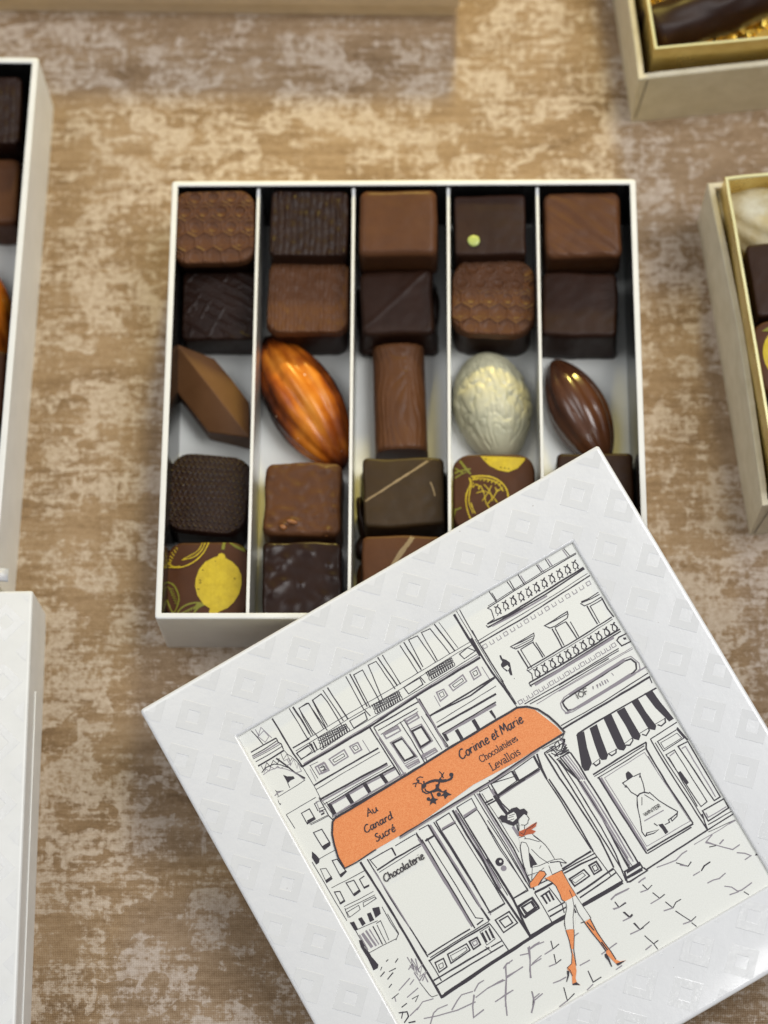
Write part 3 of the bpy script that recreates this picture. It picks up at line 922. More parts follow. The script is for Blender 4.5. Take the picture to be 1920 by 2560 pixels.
2 L 3 4,-429 27,-446 28,-468 -13,-483 -45,-500
2 L 2 -76,-461 -53,-453 4,-429
2 PO 1 8,-484 56,-487 122,-493 120,-538 119,-601 122,-663 82,-664 43,-663 33,-643 40,-612 44,-558 35,-524
2 L 2 56,-487 122,-493 120,-538 119,-601 122,-663
2 L 2 8,-484 35,-524 44,-558 40,-612 33,-643 43,-663
2 L 2 101,-619 96,-665
2 L 2 47,-669 35,-701 -7,-748 -27,-778 -35,-808
2 L 2 94,-668 76,-717 39,-767 6,-829
2 L 2 85,-708 78,-768 83,-820
2 L 2 119,-661 124,-738 130,-826
2 PO 1 -37,-811 6,-829 -20,-880 -54,-931 -65,-925 -51,-877
2 PO 1 -62,-927 -72,-963 -90,-1016 -104,-1050 -130,-1084 -137,-1108 -127,-1134 -166,-1109 -142,-1063 -140,-1029 -148,-1018 -136,-1004 -108,-999 -87,-969 -79,-952
2 P 1 -154,-1021 -140,-1029 -158,-1054 -187,-1079 -189,-1075 -166,-1049
2 P 1 -163,-1104 -137,-1108 -126,-1133 -167,-1111
2 L 2 -77,-953 -107,-999 -142,-1007 -135,-1032 -140,-1064
2 L 2 -37,-811 -51,-877 -77,-953
2 L 2 8,-833 -53,-932 -90,-1023
2 PO 1 83,-827 123,-825 119,-918 125,-991 130,-1043 135,-1109 150,-1131 186,-1143 127,-1146 120,-1121 109,-1080 102,-1048 114,-1034 105,-966 90,-894
2 L 3 123,-825 119,-918 125,-991 133,-1052 135,-1109
2 L 3 83,-827 90,-894 102,-971 109,-1038
2 L 4 96,-834 109,-898
2 L 4 112,-977 120,-1037
2 P 1 91,-1049 105,-1050 103,-1090 94,-1135 89,-1132 91,-1091 85,-1066
2 P 1 122,-1130 148,-1134 186,-1142 147,-1147 126,-1147
2 L 3 62,-820 88,-824
0 L 3 593,1184 599,1108
0 L 3 603,1170 605,1112
0 L 3 718,1183 725,1114
0 L 3 735,1181 734,1112
0 L 3 798,1184 801,1116
0 G 3 809,1173 813,1117
0 L 3 926,1181 931,1124
0 G 3 935,1179 944,1120
0 L 3 991,1183 993,1124
0 G 3 1004,1179 1007,1123
0 L 3 1122,1186 1131,1127
0 G 3 1112,1181 1117,1128
0 L 3 530,1101 730,1111 927,1116 1172,1117
0 L 2 543,1111 742,1119 940,1126 1172,1124
0 BAL 10 570,1089 1173,1088 560,1030 1164,1031
0 L 3 532,1104 547,1081 535,1023 490,1020
0 L 5 482,1018 617,1004 874,1013 1167,1023
0 L 5 478,998 647,994 878,996 1169,1014
0 L 3 473,1015 476,996
0 G 4 502,991 663,984 886,984
0 L 2 382,957 520,960 701,963 918,966 1169,978
0 L 4 382,939 543,939 716,939 922,949 1176,960
0 SQ 15 402,906 1143,921
0 L 6 352,992 354,884 359,745 376,628 385,509
0 L 3 383,1032 380,954 382,810 390,663
0 L 2 371,975 372,866 376,714 390,578 391,506
0 P 1 449,814 459,812 456,789 473,769 483,744 473,715 463,685 458,670 447,676 450,706 439,706 430,732 426,749 429,762 446,773 445,795
0 PW 1 433,738 462,739 465,719 448,708
0 DOT 1.01266 457,647
0 C 3 535,826 591,825 700,827 693,809 672,792 595,794 555,799
0 L 3 539,827 616,818 689,815
0 L 2 541,811 623,806 679,803
0 L 4 561,785 562,713 564,655
0 L 3 580,781 581,709 583,651
0 L 3 580,781 639,783 673,781
0 L 4 666,781 673,720 673,670
0 L 3 682,772 686,670
0 C 3 779,834 840,834 944,839 939,820 923,804 834,799 801,804
0 L 3 782,833 858,828 936,826
0 L 4 810,795 809,720 805,665
0 L 3 828,788 822,669
0 L 3 829,791 872,791 907,789
0 L 4 905,786 909,719 911,668
0 L 3 928,776 926,670
0 L 3 1048,847 1095,841 1169,845
0 L 3 1038,842 1052,816 1099,810 1171,811
0 L 3 1045,841 1111,832 1168,831
0 L 4 1065,808 1063,738 1064,679
0 L 3 1081,799 1078,679
0 L 3 1084,797 1125,795 1166,796
0 L 4 1168,806 1165,729 1172,667
0 L 4 556,660 739,661 955,664 1161,673
0 L 2 555,646 738,647 954,650 1160,660
0 BAL 10 582,637 1183,639 575,577 1178,581
0 L 3 550,656 564,619 551,584
0 L 5 523,579 724,576 941,579 1166,585
0 L 4 516,561 729,559 940,566 1165,571
0 L 3 520,580 523,550
0 G 7 546,551 717,552 934,555 1108,561
0 SQ 18 418,504 1083,518
0 L 3 433,482 668,480 884,484 1100,487
0 L 3 460,466 664,461 1016,464
0 G 2 497,445 757,450 1173,452
0 C 4 1115,535 1135,545 1190,542 1186,487 1124,491
0 P 1 1155,530 1172,524 1169,511 1154,516
0 C 5 638,375 660,383 1093,403 1131,395 1145,359 1129,325 1098,315 672,306 642,316 636,348
0 CG 3 624,376 661,397 1087,417 1139,409 1161,349 1148,315 1105,303 665,295 627,303 616,345
0 G 6 697,397 886,402 1096,408
0 G 6 705,301 901,308 1084,316
0 G 2 653,444 839,444 1173,442
0 L 3 672,476 893,476 1093,475
0 G 4 617,309 865,307 1208,308
0 T 1.8 Serif:IOF 727,345 804,343
0 G 3 847,368 840,350
0 G 3 870,365 868,342 877,364
0 G 4 891,363 890,343
0 G 3 908,368 906,341
0 G 4 927,364 924,341
0 G 3 941,363 942,341
0 G 2 986,380 989,360
0 L 6 559,236 825,239 1177,244
0 L 3 558,258 834,254 1177,269
0 L 3 1173,250 1167,204
0 L 4 325,185 321,106 318,32
0 L 5 345,184 326,88 321,22
0 L 5 387,164 389,81 390,-18
0 L 4 406,149 420,71 422,-36
0 L 4 397,158 518,162
0 L 4 436,98 446,26 450,-52
0 L 6 444,86 452,23 482,-70
0 C 3 13,165 158,170 157,104 10,89
0 C 3 175,168 317,181 315,105 172,99
0 L 6 10,84 150,93 314,95
0 G 4 12,73 151,82 309,87
0 L 5 165,170 162,101
0 L 4 -7,169 -6,80 1,-34
0 G 9 -3,137 1,54 7,-38
0 L 4 8,116 11,33 28,-28
0 L 3 -75,160 -13,158
0 L 6 -78,85 -21,81
0 L 5 456,97 467,28 483,-74
0 L 5 525,91 532,-5 531,-101
0 G 4 472,88 483,6 495,-81
0 G 4 488,87 499,5 508,-88
0 G 3 503,87 514,1 519,-95
0 L 4 456,97 525,91
0 L 3 462,114 526,107
"""
GL = {'A': (.72, '0,0 .35,1 .6,0|.12,.38 .55,.42'), 'u': (.66, '.02,.6 .05,.12 .22,0 .4,.2 .45,.6|.45,.6 .45,.1 .6,.05'),
 'C': (.75, '.62,.85 .45,1 .15,.8 .02,.4 .15,.05 .4,0 .65,.2'), 'a': (.68, '.44,.5 .2,.58 .03,.35 .1,.03 .28,.05 .42,.35|.48,.64 .45,.25 .48,.02 .66,.08'),
 'n': (.6, '.02,.6 .05,0|.05,.3 .2,.58 .38,.52 .4,.1 .55,.03'), 'r': (.45, '.02,.6 .06,0|.06,.35 .2,.58 .38,.55'),
 'd': (.66, '.45,.5 .25,.6 .05,.4 .05,.12 .2,0 .42,.2|.5,1.05 .45,.1 .6,.03'), 'S': (.6, '.5,.88 .3,1 .1,.8 .25,.55 .45,.35 .35,.05 .1,0 0,.15'),
 'c': (.52, '.42,.5 .25,.6 .06,.4 .06,.12 .22,0 .45,.12'), 'e': (.52, '.06,.3 .4,.38 .35,.58 .18,.58 .04,.3 .12,.02 .3,0 .48,.15'),
 'é': (.52, '.06,.3 .4,.38 .35,.58 .18,.58 .04,.3 .12,.02 .3,0 .48,.15|.25,.75 .42,.98'), 'o': (.55, '.25,.6 .06,.4 .08,.08 .25,0 .45,.2 .42,.5 .25,.6'),
 'i': (.26, '.08,.6 .08,.1 .2,.03|.1,.8 .12,.87'), 't': (.36, '.15,.95 .12,.1 .28,.02|0,.62 .35,.65'), 'M': (.85, '0,0 .1,1 .35,.35 .6,1 .72,0'),
 'h': (.56, '.05,1.05 .05,0|.05,.3 .22,.58 .38,.5 .4,.08 .52,.03'), 'l': (.27, '.08,1.05 .08,.08 .2,.02'), '~': (.35, '')}
GS = {'C': (.78, '.66,.72 .66,.9 .5,.98 .3,.98 .1,.8 .04,.5 .1,.2 .3,.02 .5,.02 .68,.2'), 'h': (.62, '0,1 .12,1|.12,1 .12,0|0,0 .22,0|.12,.45 .3,.62 .46,.5 .46,0|.36,0 .56,0'),
 'o': (.6, '.28,.62 .1,.5 .05,.3 .1,.1 .28,0 .46,.1 .52,.3 .46,.5 .28,.62'), 'c': (.52, '.44,.5 .28,.62 .1,.5 .05,.3 .1,.1 .28,0 .46,.12'),
 'l': (.3, '0,1 .13,1|.13,1 .13,0|.02,0 .25,0'), 'a': (.54, '.08,.5 .25,.62 .4,.5 .4,.06 .5,0|.4,.36 .12,.28 .05,.12 .18,0 .38,.12'), 't': (.36, '.15,.82 .14,.1 .3,.02|0,.6 .32,.6'),
 'i': (.3, '0,.6 .13,.6|.13,.6 .13,0|.02,0 .25,0|.12,.82 .14,.87'), 'e': (.52, '.06,.34 .44,.34 .4,.54 .25,.62 .1,.5 .05,.3 .12,.08 .28,0 .46,.12'),
 'è': (.52, '.06,.34 .44,.34 .4,.54 .25,.62 .1,.5 .05,.3 .12,.08 .28,0 .46,.12|.18,.95 .32,.76'), 'r': (.42, '0,.6 .12,.6|.12,.6 .12,0|.02,0 .24,0|.12,.42 .25,.6 .38,.58'),
 's': (.42, '.34,.5 .2,.62 .06,.5 .12,.36 .3,.26 .34,.12 .2,0 .05,.1'), 'L': (.62, '0,1 .25,1|.12,1 .12,0|0,0 .55,0 .57,.2'), 'v': (.56, '0,.6 .18,.6|.08,.6 .28,0 .48,.6|.38,.6 .56,.6'),
 'W': (1.0, '0,1 .25,0 .48,.9 .7,0 .95,1'), 'I': (.3, '.12,0 .12,1'), 'N': (.8, '.08,0 .08,1 .65,0 .65,1'), 'T': (.7, '.02,1 .64,1|.33,1 .33,0'), 'E': (.62, '.55,1 .08,1 .08,0 .55,0|.08,.5 .45,.5'),
 'R': (.7, '.08,0 .08,1 .5,.95 .5,.55 .08,.5 .6,0'), 'O': (.8, '.38,1 .08,.7 .08,.3 .38,0 .68,.3 .68,.7 .38,1'), 'F': (.6, '.08,0 .08,1 .55,1|.08,.5 .42,.5')}
def smooth(P, n=4):
    if len(P) < 3: return P
    out = []
    Q = [P[0]] + P + [P[-1]]
    for i in range(1, len(Q) - 2):
        a, b_, c, d = Q[i - 1], Q[i], Q[i + 1], Q[i + 2]
        for k in range(n):
            t_ = k / n
            out.append(tuple(0.5 * ((2 * b_[j]) + (-a[j] + c[j]) * t_ + (2 * a[j] - 5 * b_[j] + 4 * c[j] - d[j]) * t_ ** 2 + (-a[j] + 3 * b_[j] - 3 * c[j] + d[j]) * t_ ** 3) for j in (0, 1)))
    out.append(P[-1]); return out
MI = {'paper': 0, 'ink': 1, 'grey': 2, 'orange': 3, 'rust': 4}
art = MB(); cnt = [0]
ZP = -1.22; LIM = 59.2
def nz(lay):
    cnt[0] += 1; return ZP + 0.02 + lay * 0.09 + (cnt[0] % 230) * 0.00032
def cl(p): return (max(-LIM, min(LIM, p[0])), max(-LIM, min(LIM, p[1])))
def ribbon(P, wd, lay, mi, jit=0.0, closed=False):
    P = [p for i, p in enumerate(P) if i == 0 or (abs(p[0] - P[i - 1][0]) + abs(p[1] - P[i - 1][1])) > 1e-4]
    if len(P) < 2: return
    if closed: P = P + [P[0]]
    z = nz(lay); n = len(P); L = []; R = []
    for i in range(n):
        if closed: d0 = Vector(P[i]) - Vector(P[(i - 1) if i else n - 2]); d1 = Vector(P[(i + 1) if i < n - 1 else 1]) - Vector(P[i])
        else: d0 = Vector(P[i]) - Vector(P[max(i - 1, 0)]); d1 = Vector(P[min(i + 1, n - 1)]) - Vector(P[i])
        if d0.length < 1e-9: d0 = d1
        if d1.length < 1e-9: d1 = d0
        d0.normalize(); d1.normalize(); tt = d0 + d1
        if tt.length < 0.3: tt = d1.copy()
        tt.normalize(); nn = Vector((-tt.y, tt.x)); k = min(1.8, 1 / max(0.35, nn.dot(Vector((-d1.y, d1.x)))))
        w_ = wd / 2 * k * (1 + random.uniform(-jit, jit))
        L.append(cl((P[i][0] + nn.x * w_, P[i][1] + nn.y * w_))); R.append(cl((P[i][0] - nn.x * w_, P[i][1] - nn.y * w_)))
    V = [(*a, z) for a in L] + [(*a, z) for a in R]
    art.add(V, [(n + i, n + i + 1, i + 1, i) for i in range(n - 1)], mi)
def subdiv(P, step=2.5, jit=0.06):
    out = [P[0]]
    for a, b_ in zip(P, P[1:]):
        L = math.dist(a, b_); n = max(1, int(L / step))
        for k in range(1, n + 1):
            q = (a[0] + (b_[0] - a[0]) * k / n, a[1] + (b_[1] - a[1]) * k / n)
            if k < n: q = (q[0] + random.uniform(-jit, jit), q[1] + random.uniform(-jit, jit))
            out.append(q)
    return out
def poly(P, lay, mi):
    z = nz(lay); P = [cl(p) for p in P]
    a = sum(P[i][0] * P[(i + 1) % len(P)][1] - P[(i + 1) % len(P)][0] * P[i][1] for i in range(len(P)))
    if a < 0: P = P[::-1]
    from mathutils.geometry import tessellate_polygon
    tr = tessellate_polygon([[Vector((*p, 0)) for p in P]])
    art.add([(*p, z) for p in P], [tuple(f) for f in tr], mi)
def disc(c, r, lay, mi, n=12): poly([(c[0] + r * math.cos(6.2832 * k / n), c[1] + r * math.sin(6.2832 * k / n)) for k in range(n)], lay, mi)
PX = 1 / 8.1
art.add([(-59.24, -59.24, ZP), (59.24, -59.24, ZP), (59.24, 59.24, ZP), (-59.24, 59.24, ZP)], [(0, 1, 2, 3)], 0)
def lerp(a, b_, k): return (a[0] + (b_[0] - a[0]) * k, a[1] + (b_[1] - a[1]) * k)
for line in ART.strip().split('\n'):
    tk = line.split(); lay = int(tk[0]); k = tk[1]; wd = float(tk[2])
    if k == 'T':
        font, txt = tk[3].split(':'); P = [tuple(float(c) / 20 for c in s.split(',')) for s in tk[4:6]]
        G = GL if font == 'Script' else GS
        adv = sum(G[ch][0] for ch in txt) - 0.1
        d = Vector(P[1]) - Vector(P[0]); sx = d.length / adv; ex = d.normalized(); ey = Vector((-ex.y, ex.x)); x = 0
        for ch in txt:
            a_, st = G[ch]
            if st:
                for s in st.split('|'):
                    Q = [tuple(float(c) for c in q.split(',')) for q in s.split(' ')]
                    sl = 0.12 if font == 'Script' else 0.0
                    Q = [tuple(Vector(P[0]) + ex * ((x + q[0] + q[1] * sl) * sx) + ey * (q[1] * wd)) for q in Q]
                    ribbon(smooth(Q, 3) if len(Q) > 3 else Q, (0.36 if font == 'Script' else 0.27) * (wd / 2.4) ** 0.5, 3, 1, 0.1)
            x += a_
        continue
    P = [tuple(float(c) / 20 for c in s.split(',')) for s in tk[3:]]
    if k in ('L', 'G'): ribbon(subdiv(P), wd * PX * (0.82 if k == 'L' else 0.9), lay, MI['ink'] if k == 'L' else MI['grey'], 0.14)
    elif k in ('C', 'CG'):
        P2 = subdiv(P + [P[0]])[:-1]; ribbon(P2, wd * PX * 0.82, lay, MI['ink'] if k == 'C' else MI['grey'], 0.14, True)
    elif k == 'P': poly(P, lay, MI['ink'])
    elif k == 'PO': poly(P, lay, MI['orange'])
    elif k == 'PR': poly(P, lay, MI['rust'])
    elif k == 'PW': poly(P, lay, MI['paper'])
    elif k == 'DOT': disc(P[0], wd * PX, lay, 1)
    elif k == 'DOTW': disc(P[0], wd * PX, lay + 0, 0)
    elif k == 'DOTG': disc(P[0], wd * PX, lay, 2)
    elif k == 'ORN':
        n = int(wd)
        for i in range(n):
            for s in (0.02, 0.52):
                u = (i + s) / n
                a0, a1 = lerp(P[0], P[1], u), lerp(P[0], P[1], min(1, u + 0.55 / n)); b0, b1 = lerp(P[2], P[3], u), lerp(P[2], P[3], min(1, u + 0.55 / n))
                Q = [a0, lerp(a1, b1, 0.2), lerp(a0, b0, 0.45), lerp(a1, b1, 0.6), b1, b0, lerp(a0, b0, 0.7), lerp(a1, b1, 0.42), lerp(a0, b0, 0.2), a1]
                ribbon(smooth(Q, 3), 0.24, lay, 1, 0.2)
    elif k == 'BAL':
        n = int(wd) + 1
        for i in range(n):
            u = (i + 0.3) / n; uw = 0.3 / n
            def q(du, v): return lerp(lerp(P[0], P[1], u + du * uw), lerp(P[2], P[3], u + du * uw), v)
            ribbon([q(-.9, 0), q(-.25, .15), q(-.8, .45), q(-.95, .7), q(-.3, .85), q(-.9, 1)], 0.3, lay, 1, 0.2)
            ribbon([q(.9, 0), q(.25, .15), q(.8, .45), q(.95, .7), q(.3, .85), q(.9, 1)], 0.42, lay, 1, 0.2)
            ribbon([q(-.3, .15), q(.3, .15)], 0.4, lay, 1)
    elif k == 'SQ':
        n = int(wd); d = (Vector(P[1]) - Vector(P[0])); st = d.length / n; ex = d.normalized(); ey = Vector((-ex.y, ex.x)); r_ = 0.62
        for i in range(n + 1):
            c = Vector(P[0]) + ex * st * i
            ribbon([tuple(c + ex * a + ey * b_) for a, b_ in ((-r_, r_), (-r_, -r_ * .8), (r_, -r_ * .8), (r_, r_))], 0.2, lay, 2, 0.2, i % 3 == 0)
art.build('printed_picture', [M['paper'], M['ink'], M['ink_grey'], M['orange'], M['rust']], lid)

# ------------------------------------------------------------------ chocolates
def nz3(x, y, z=0.0): return noise.noise(Vector((x, y, z)))
def slab(name, sx, sy, z0, h, m, parent=None, rc=0.18, er=1.5, disp=None, wob=0.25, n=56, flare=0.3, seed=0, crown=0.25, overhang=0.0, tilt=0.0):
    V = []; F = []; hx, hy = sx / 2, sy / 2; R = rc * min(hx, hy) * 2 * 0.5
    def pos(u, v):
        mm = max(abs(u), abs(v))
        if mm < 1e-6: return 0, 0, 0
        a, b_ = u / mm * hx, v / mm * hy
        qx = max(-(hx - R), min(hx - R, a)); qy = max(-(hy - R), min(hy - R, b_))
        rx, ry = a - qx, b_ - qy; L = math.hypot(rx, ry)
        if L > 1e-6: a, b_ = qx + rx / L * R, qy + ry / L * R
        return a * mm, b_ * mm, mm
    def wb(x, y, z):
        return (x + wob * nz3(x * .09 + seed, y * .09, z * .1), y + wob * nz3(x * .09, y * .09 + seed, z * .1 + 7))
    def tmap(i):
        t_ = 2 * i / n - 1
        return math.copysign(1 - (1 - abs(t_)) ** 1.35, t_)
    hm = min(hx, hy)
    for j in range(n + 1):
        for i in range(n + 1):
            x, y, mm = pos(tmap(i), tmap(j))
            e = (1 - mm) * hm
            z = h
            if e < er: z -= er - math.sqrt(max(0, er * er - (er - e) ** 2))
            k = min(1, e / (er * 0.5)) if er > 0.6 else 1
            z += crown * (1 - mm * mm)
            if disp: z += disp(x, y) * (0.25 + 0.75 * k)
            z += 0.10 * nz3(x * .3 + seed * 3, y * .3, seed)
            x2, y2 = wb(x, y, z); V.append((x2, y2, z0 + z))
    for j in range(n):
        for i in range(n):
            a = j * (n + 1) + i; F.append((a, a + 1, a + n + 2, a + n + 1))
    loop = [i for i in range(n + 1)] + [(j + 1) * (n + 1) - 1 for j in range(1, n + 1)] + [n * (n + 1) + i for i in range(n - 1, -1, -1)] + [j * (n + 1) for j in range(n - 1, 0, -1)]
    prev = loop; rows = 7
    for r in range(1, rows + 1):
        k = r / rows; new = []
        for li in loop:
            x, y, z = V[li]; zz = z + (z0 - z) * k
            ff = 1 + (flare * (k ** 2.5) - overhang * min(1, k * 4)) / hm
            q = 0.18 * nz3(x * .4 + seed, y * .4, zz * .4) * (1 if overhang == 0 else .4)
            V.append((x * ff + q, y * ff + q, zz)); new.append(len(V) - 1)
        L = len(loop)
        for i in range(L): F.append((prev[(i + 1) % L], prev[i], new[i], new[(i + 1) % L]))
        prev = new
    F.append(tuple(reversed(prev)))
    return mesh(name, V, F, m, parent, smooth=True)

def honey(x, y):
    x += .5 * nz3(x * .12, y * .12, 11); y += .5 * nz3(x * .12, y * .12, 15)
    p = 6.1; best = []
    j0 = int(round(y / (p * .866)))
    for j in (j0 - 1, j0, j0 + 1):
        off = (j & 1) * p / 2; i0 = round((x - off) / p)
        for i in (i0 - 1, i0, i0 + 1): best.append((math.hypot(x - off - i * p, y - j * p * .866), i, j))
    best.sort(); e = best[1][0] - best[0][0]; d = best[0][0]
    big = 0.5 + 0.5 * math.sin(best[0][1] * 12.9 + best[0][2] * 7.3)
    return 0.7 * math.exp(-(e / 0.75) ** 2) + (0.7 * math.exp(-((d - 2.0) / .34) ** 2) - .12 * math.exp(-(d / 1.3) ** 4)) * (0.25 + .9 * big) + .08 * nz3(x * .9, y * .9, 2)
def ribs(p, amp=0.3, dr=0.0):
    def f(x, y):
        xx = x + 0.8 * nz3(x * .15, y * .12, 3) + dr * y
        return amp * (abs(math.sin(math.pi * xx / p)) ** 0.8) * (0.7 + 0.9 * nz3(math.floor(xx / p) * 3.1, y * .28, 5)) + 0.08 * nz3(x, y, 9)
    return f
def hatch(x, y):
    a = (x * .5 + y * .86) ; b_ = (x * .86 - y * .5)
    l1 = math.exp(-((((a + .5 * nz3(x * .2, y * .2)) % 3.1) - 1.5) / .38) ** 2) * (1 if nz3(a * .4, b_ * .16, 2) > -.1 else .1)
    l2 = math.exp(-(((b_ + 1.1 * nz3(x * .2, y * .2, 5)) % 5.2 - 2.5) / .38) ** 2) * (1 if nz3(a * .14, b_ * .4, 8) > 0 else .1)
    return 0.32 * max(l1, l2) + 0.08 * nz3(x * 1.5, y * 1.5)
def snake(x, y):
    yy = y + 0.5 * nz3(x * .07, y * .07, 1) * 2 + .012 * x * x * .3; ph = 2.05; r = math.floor(yy / ph); fy = yy / ph - r
    px = 1.75; xx = x / px + (0.5 if r % 2 else 0) + .3 * nz3(x * .1, r, 4); fx = xx - math.floor(xx) - .5
    arc = 0.12 + 2.7 * fx * fx
    return 0.45 * math.exp(-((fy - arc) / 0.13) ** 2) + 0.14 * (1 - 4 * fx * fx) * fy
def rocks(pts, amp, base=0.25):
    def f(x, y): return sum(a_ * amp * math.exp(-((x - px) ** 2 + (y - py) ** 2) / (r_ * r_)) for px, py, r_, a_ in pts) + base * nz3(x * .35, y * .35, 2)
    return f
def swirl(x, y):
    a = x * .62 + y * .78
    return 0.5 * nz3(a * .33, (x * .78 - y * .62) * .07, 3) + 0.12 * nz3(a * 1.1, (x - y) * .1, 8)

def thing(name, label, cat, loc, rz=0.0, rx=0.0, group='chocolates in the middle box', ry=0.0):
    o = empty(name, loc); o.rotation_euler = (math.radians(rx), math.radians(ry), math.radians(rz)); tag(o, label, cat, group); return o
def single(o, label, cat, loc, rz=0, rx=0, group='chocolates in the middle box', ry=0.0):
    o.location = [c * MM for c in loc]; o.rotation_euler = (math.radians(rx), math.radians(ry), math.radians(rz)); tag(o, label, cat, group); return o
def flat(name, polys, mats, parent, z, th=0.06):
    """printed or piped shapes lying on a top: list of (kind, width, points, material index)"""
    mb = MB()
    from mathutils.geometry import tessellate_polygon
    for k, (kind, wd, P, mi) in enumerate(polys):
        zz = z + 0.004 * (k % 40)
        if kind == 'poly':
            a = sum(P[i][0] * P[(i + 1) % len(P)][1] - P[(i + 1) % len(P)][0] * P[i][1] for i in range(len(P)))
            if a < 0: P = P[::-1]
            tr = tessellate_polygon([[Vector((*p, 0)) for p in P]])
            mb.add([(*p, zz) for p in P], [tuple(f) for f in tr], mi)
        else:
            P = smooth(P, 4); L = []; R = []
            for i in range(len(P)):
                d = (Vector(P[min(i + 1, len(P) - 1)]) - Vector(P[max(i - 1, 0)])).normalized(); nn = Vector((-d.y, d.x)) * wd / 2 * random.uniform(.75, 1.2)
                L.append(Vector(P[i]) + nn); R.append(Vector(P[i]) - nn)
            n = len(P); mb.add([(p.x, p.y, zz) for p in L] + [(p.x, p.y, zz) for p in R], [(n + i, n + i + 1, i + 1, i) for i in range(n - 1)], mi)
    return mb
def drape(mb, top, name, mats, parent, zoff, off=(0, 0)):
    """lay the printed shapes on the real top surface"""
    from mathutils.bvhtree import BVHTree
    dep = [v.co.copy() for v in top.data.vertices]; bv = BVHTree.FromPolygons(dep, [tuple(p.vertices) for p in top.data.polygons])
    V = []
    for x, y, z in mb.V:
        h = bv.ray_cast(Vector(((x + off[0]) * MM, (y + off[1]) * MM, 0.08)), Vector((0, 0, -1)))
        zz = (h[0].z / MM) if h[0] is not None else None
        V.append((x + off[0], y + off[1], zz, z))
    zs = [v[2] for v in V if v[2] is not None]
    keep = [v[2] is not None and v[2] > max(zs) - 2.2 for v in V]
    F = [(f, m_) for f, m_ in zip(mb.F, mb.M) if all(keep[i] for i in f)]
    V2 = [(v[0], v[1], (v[2] if v[2] is not None else 0) + zoff + v[3]) for v in V]
    return mesh(name, V2, [f for f, _ in F], mats, parent, [m_ for _, m_ in F])
def subpoly(P, step=1.2):
    out = []
    for i in range(len(P)):
        a, b_ = P[i], P[(i + 1) % len(P)]; n = max(1, int(math.dist(a, b_) / step))
        for k in range(n): out.append((a[0] + (b_[0] - a[0]) * k / n, a[1] + (b_[1] - a[1]) * k / n))
    return out
def dense_poly(P, mi, cell=1.3):
    """cut a polygon into small cells so it can follow a curved top"""
    xs = [p[0] for p in P]; ys = [p[1] for p in P]; res = []
    def inside_clip(x0, x1, y0, y1):
        return clip([tuple(p) for p in P], x0, x1, y0, y1)
    x = min(xs)
    while x < max(xs):
        y = min(ys)
        while y < max(ys):
            c = inside_clip(x, x + cell, y, y + cell)
            if len(c) >= 3 and area2(c) > 1e-4: res.append(('poly', 0, c, mi))
            y += cell
        x += cell
    return res
def ell_pod(name, L, W, H, m, parent=None, ridges=5, amp=0.06, n=64, k=40, wr=None, tipx=0.0, blunt=0.8, twist=0.0):
    V = []; F = []
    for i in range(n + 1):
        t_ = i / n; s = math.sin(math.pi * t_) ** blunt * (1 + tipx * (t_ - .5)); x = (t_ - .5) * L
        s = max(s, 0.004)
        for j in range(k + 1):
            a = math.pi * (-0.12 + 1.24 * j / k)
            rr = 1 - amp * (1 - abs(math.sin(ridges * (a + twist * (t_ - .5)))) ** 0.55) * min(1, 3 * s) * 1.6
            y = math.cos(a) * W / 2 * s * rr; z = max(-0.9, math.sin(a)) * H * s * rr
            if wr: q = wr(x, y, a); y *= 1 + q; z *= 1 + q
            V.append((x, y, max(z, -0.25 * H * s)))
    for i in range(n):
        for j in range(k):
            a = i * (k + 1) + j; F.append((a, a + 1, a + k + 2, a + k + 1))
        F.append((i * (k + 1), (i + 1) * (k + 1), (i + 1) * (k + 1) + k, i * (k + 1) + k))
    return mesh(name, [(x, y, z + 0.25 * H) for x, y, z in V], F, m, parent, smooth=True)

# orange airbrushed pod material: pigment streaks run along the pod, darker at rim and tips
m = mat('orange_airbrushed_chocolate', (0.5, 0.14, 0.01), 0.27, coat=0.0, spec=0.3); M['orange_pod'] = m; t = NT(m)
v = t.coord(); mp = t.n('ShaderNodeMapping'); mp.inputs['Scale'].default_value = (16, 300, 200); t.l(v, mp.inputs['Vector'])
st = t.noise(mp.outputs[0], 1.0, 3, 0.5)
sep = t.n('ShaderNodeSeparateXYZ'); t.l(v, sep.inputs[0])
ex_ = t.math('POWER', t.math('ABSOLUTE', t.math('MULTIPLY', sep.outputs[0], 1 / 0.0285)), 5.0)
ey_ = t.math('POWER', t.math('ABSOLUTE', t.math('MULTIPLY', sep.outputs[1], 1 / 0.0128)), 4.0)
edge = t.math('ADD', t.math('MULTIPLY', ex_, 0.75), t.math('MULTIPLY', ey_, 0.75))
pat = t.noise(v, 75, 3, 0.5)
val = t.math('SUBTRACT', t.math('ADD', t.math('MULTIPLY', st, 0.45), t.math('MULTIPLY', pat, 0.72)), edge)
oc = t.ramp(val, [(0.08, (0.022, 0.007, 0.004)), (0.28, (0.11, 0.024, 0.006)), (0.42, (0.34, 0.075, 0.008)), (0.54, (0.58, 0.17, 0.014)), (0.72, (0.78, 0.31, 0.04))])
dots = t.n('ShaderNodeTexVoronoi', Scale=330.0); t.l(v, dots.inputs['Vector'])
dm = t.math('MULTIPLY', t.math('LESS_THAN', dots.outputs['Distance'], 0.13), t.math('GREATER_THAN', t.noise(v, 60, 2), 0.56))
t.l(t.mix(dm, oc, (0.85, 0.6, 0.4)), t.b.inputs['Base Color'])
t.bump(st, 0.0004, 0.5)
m = M['milk_pod'] = vary(mat('glossy_milk_chocolate', (0.09, 0.035, 0.015), 0.22, coat=0.5), (0.075, 0.026, 0.012), (0.115, 0.044, 0.018), 70, 400, 0.00005, (0.18, 0.3))
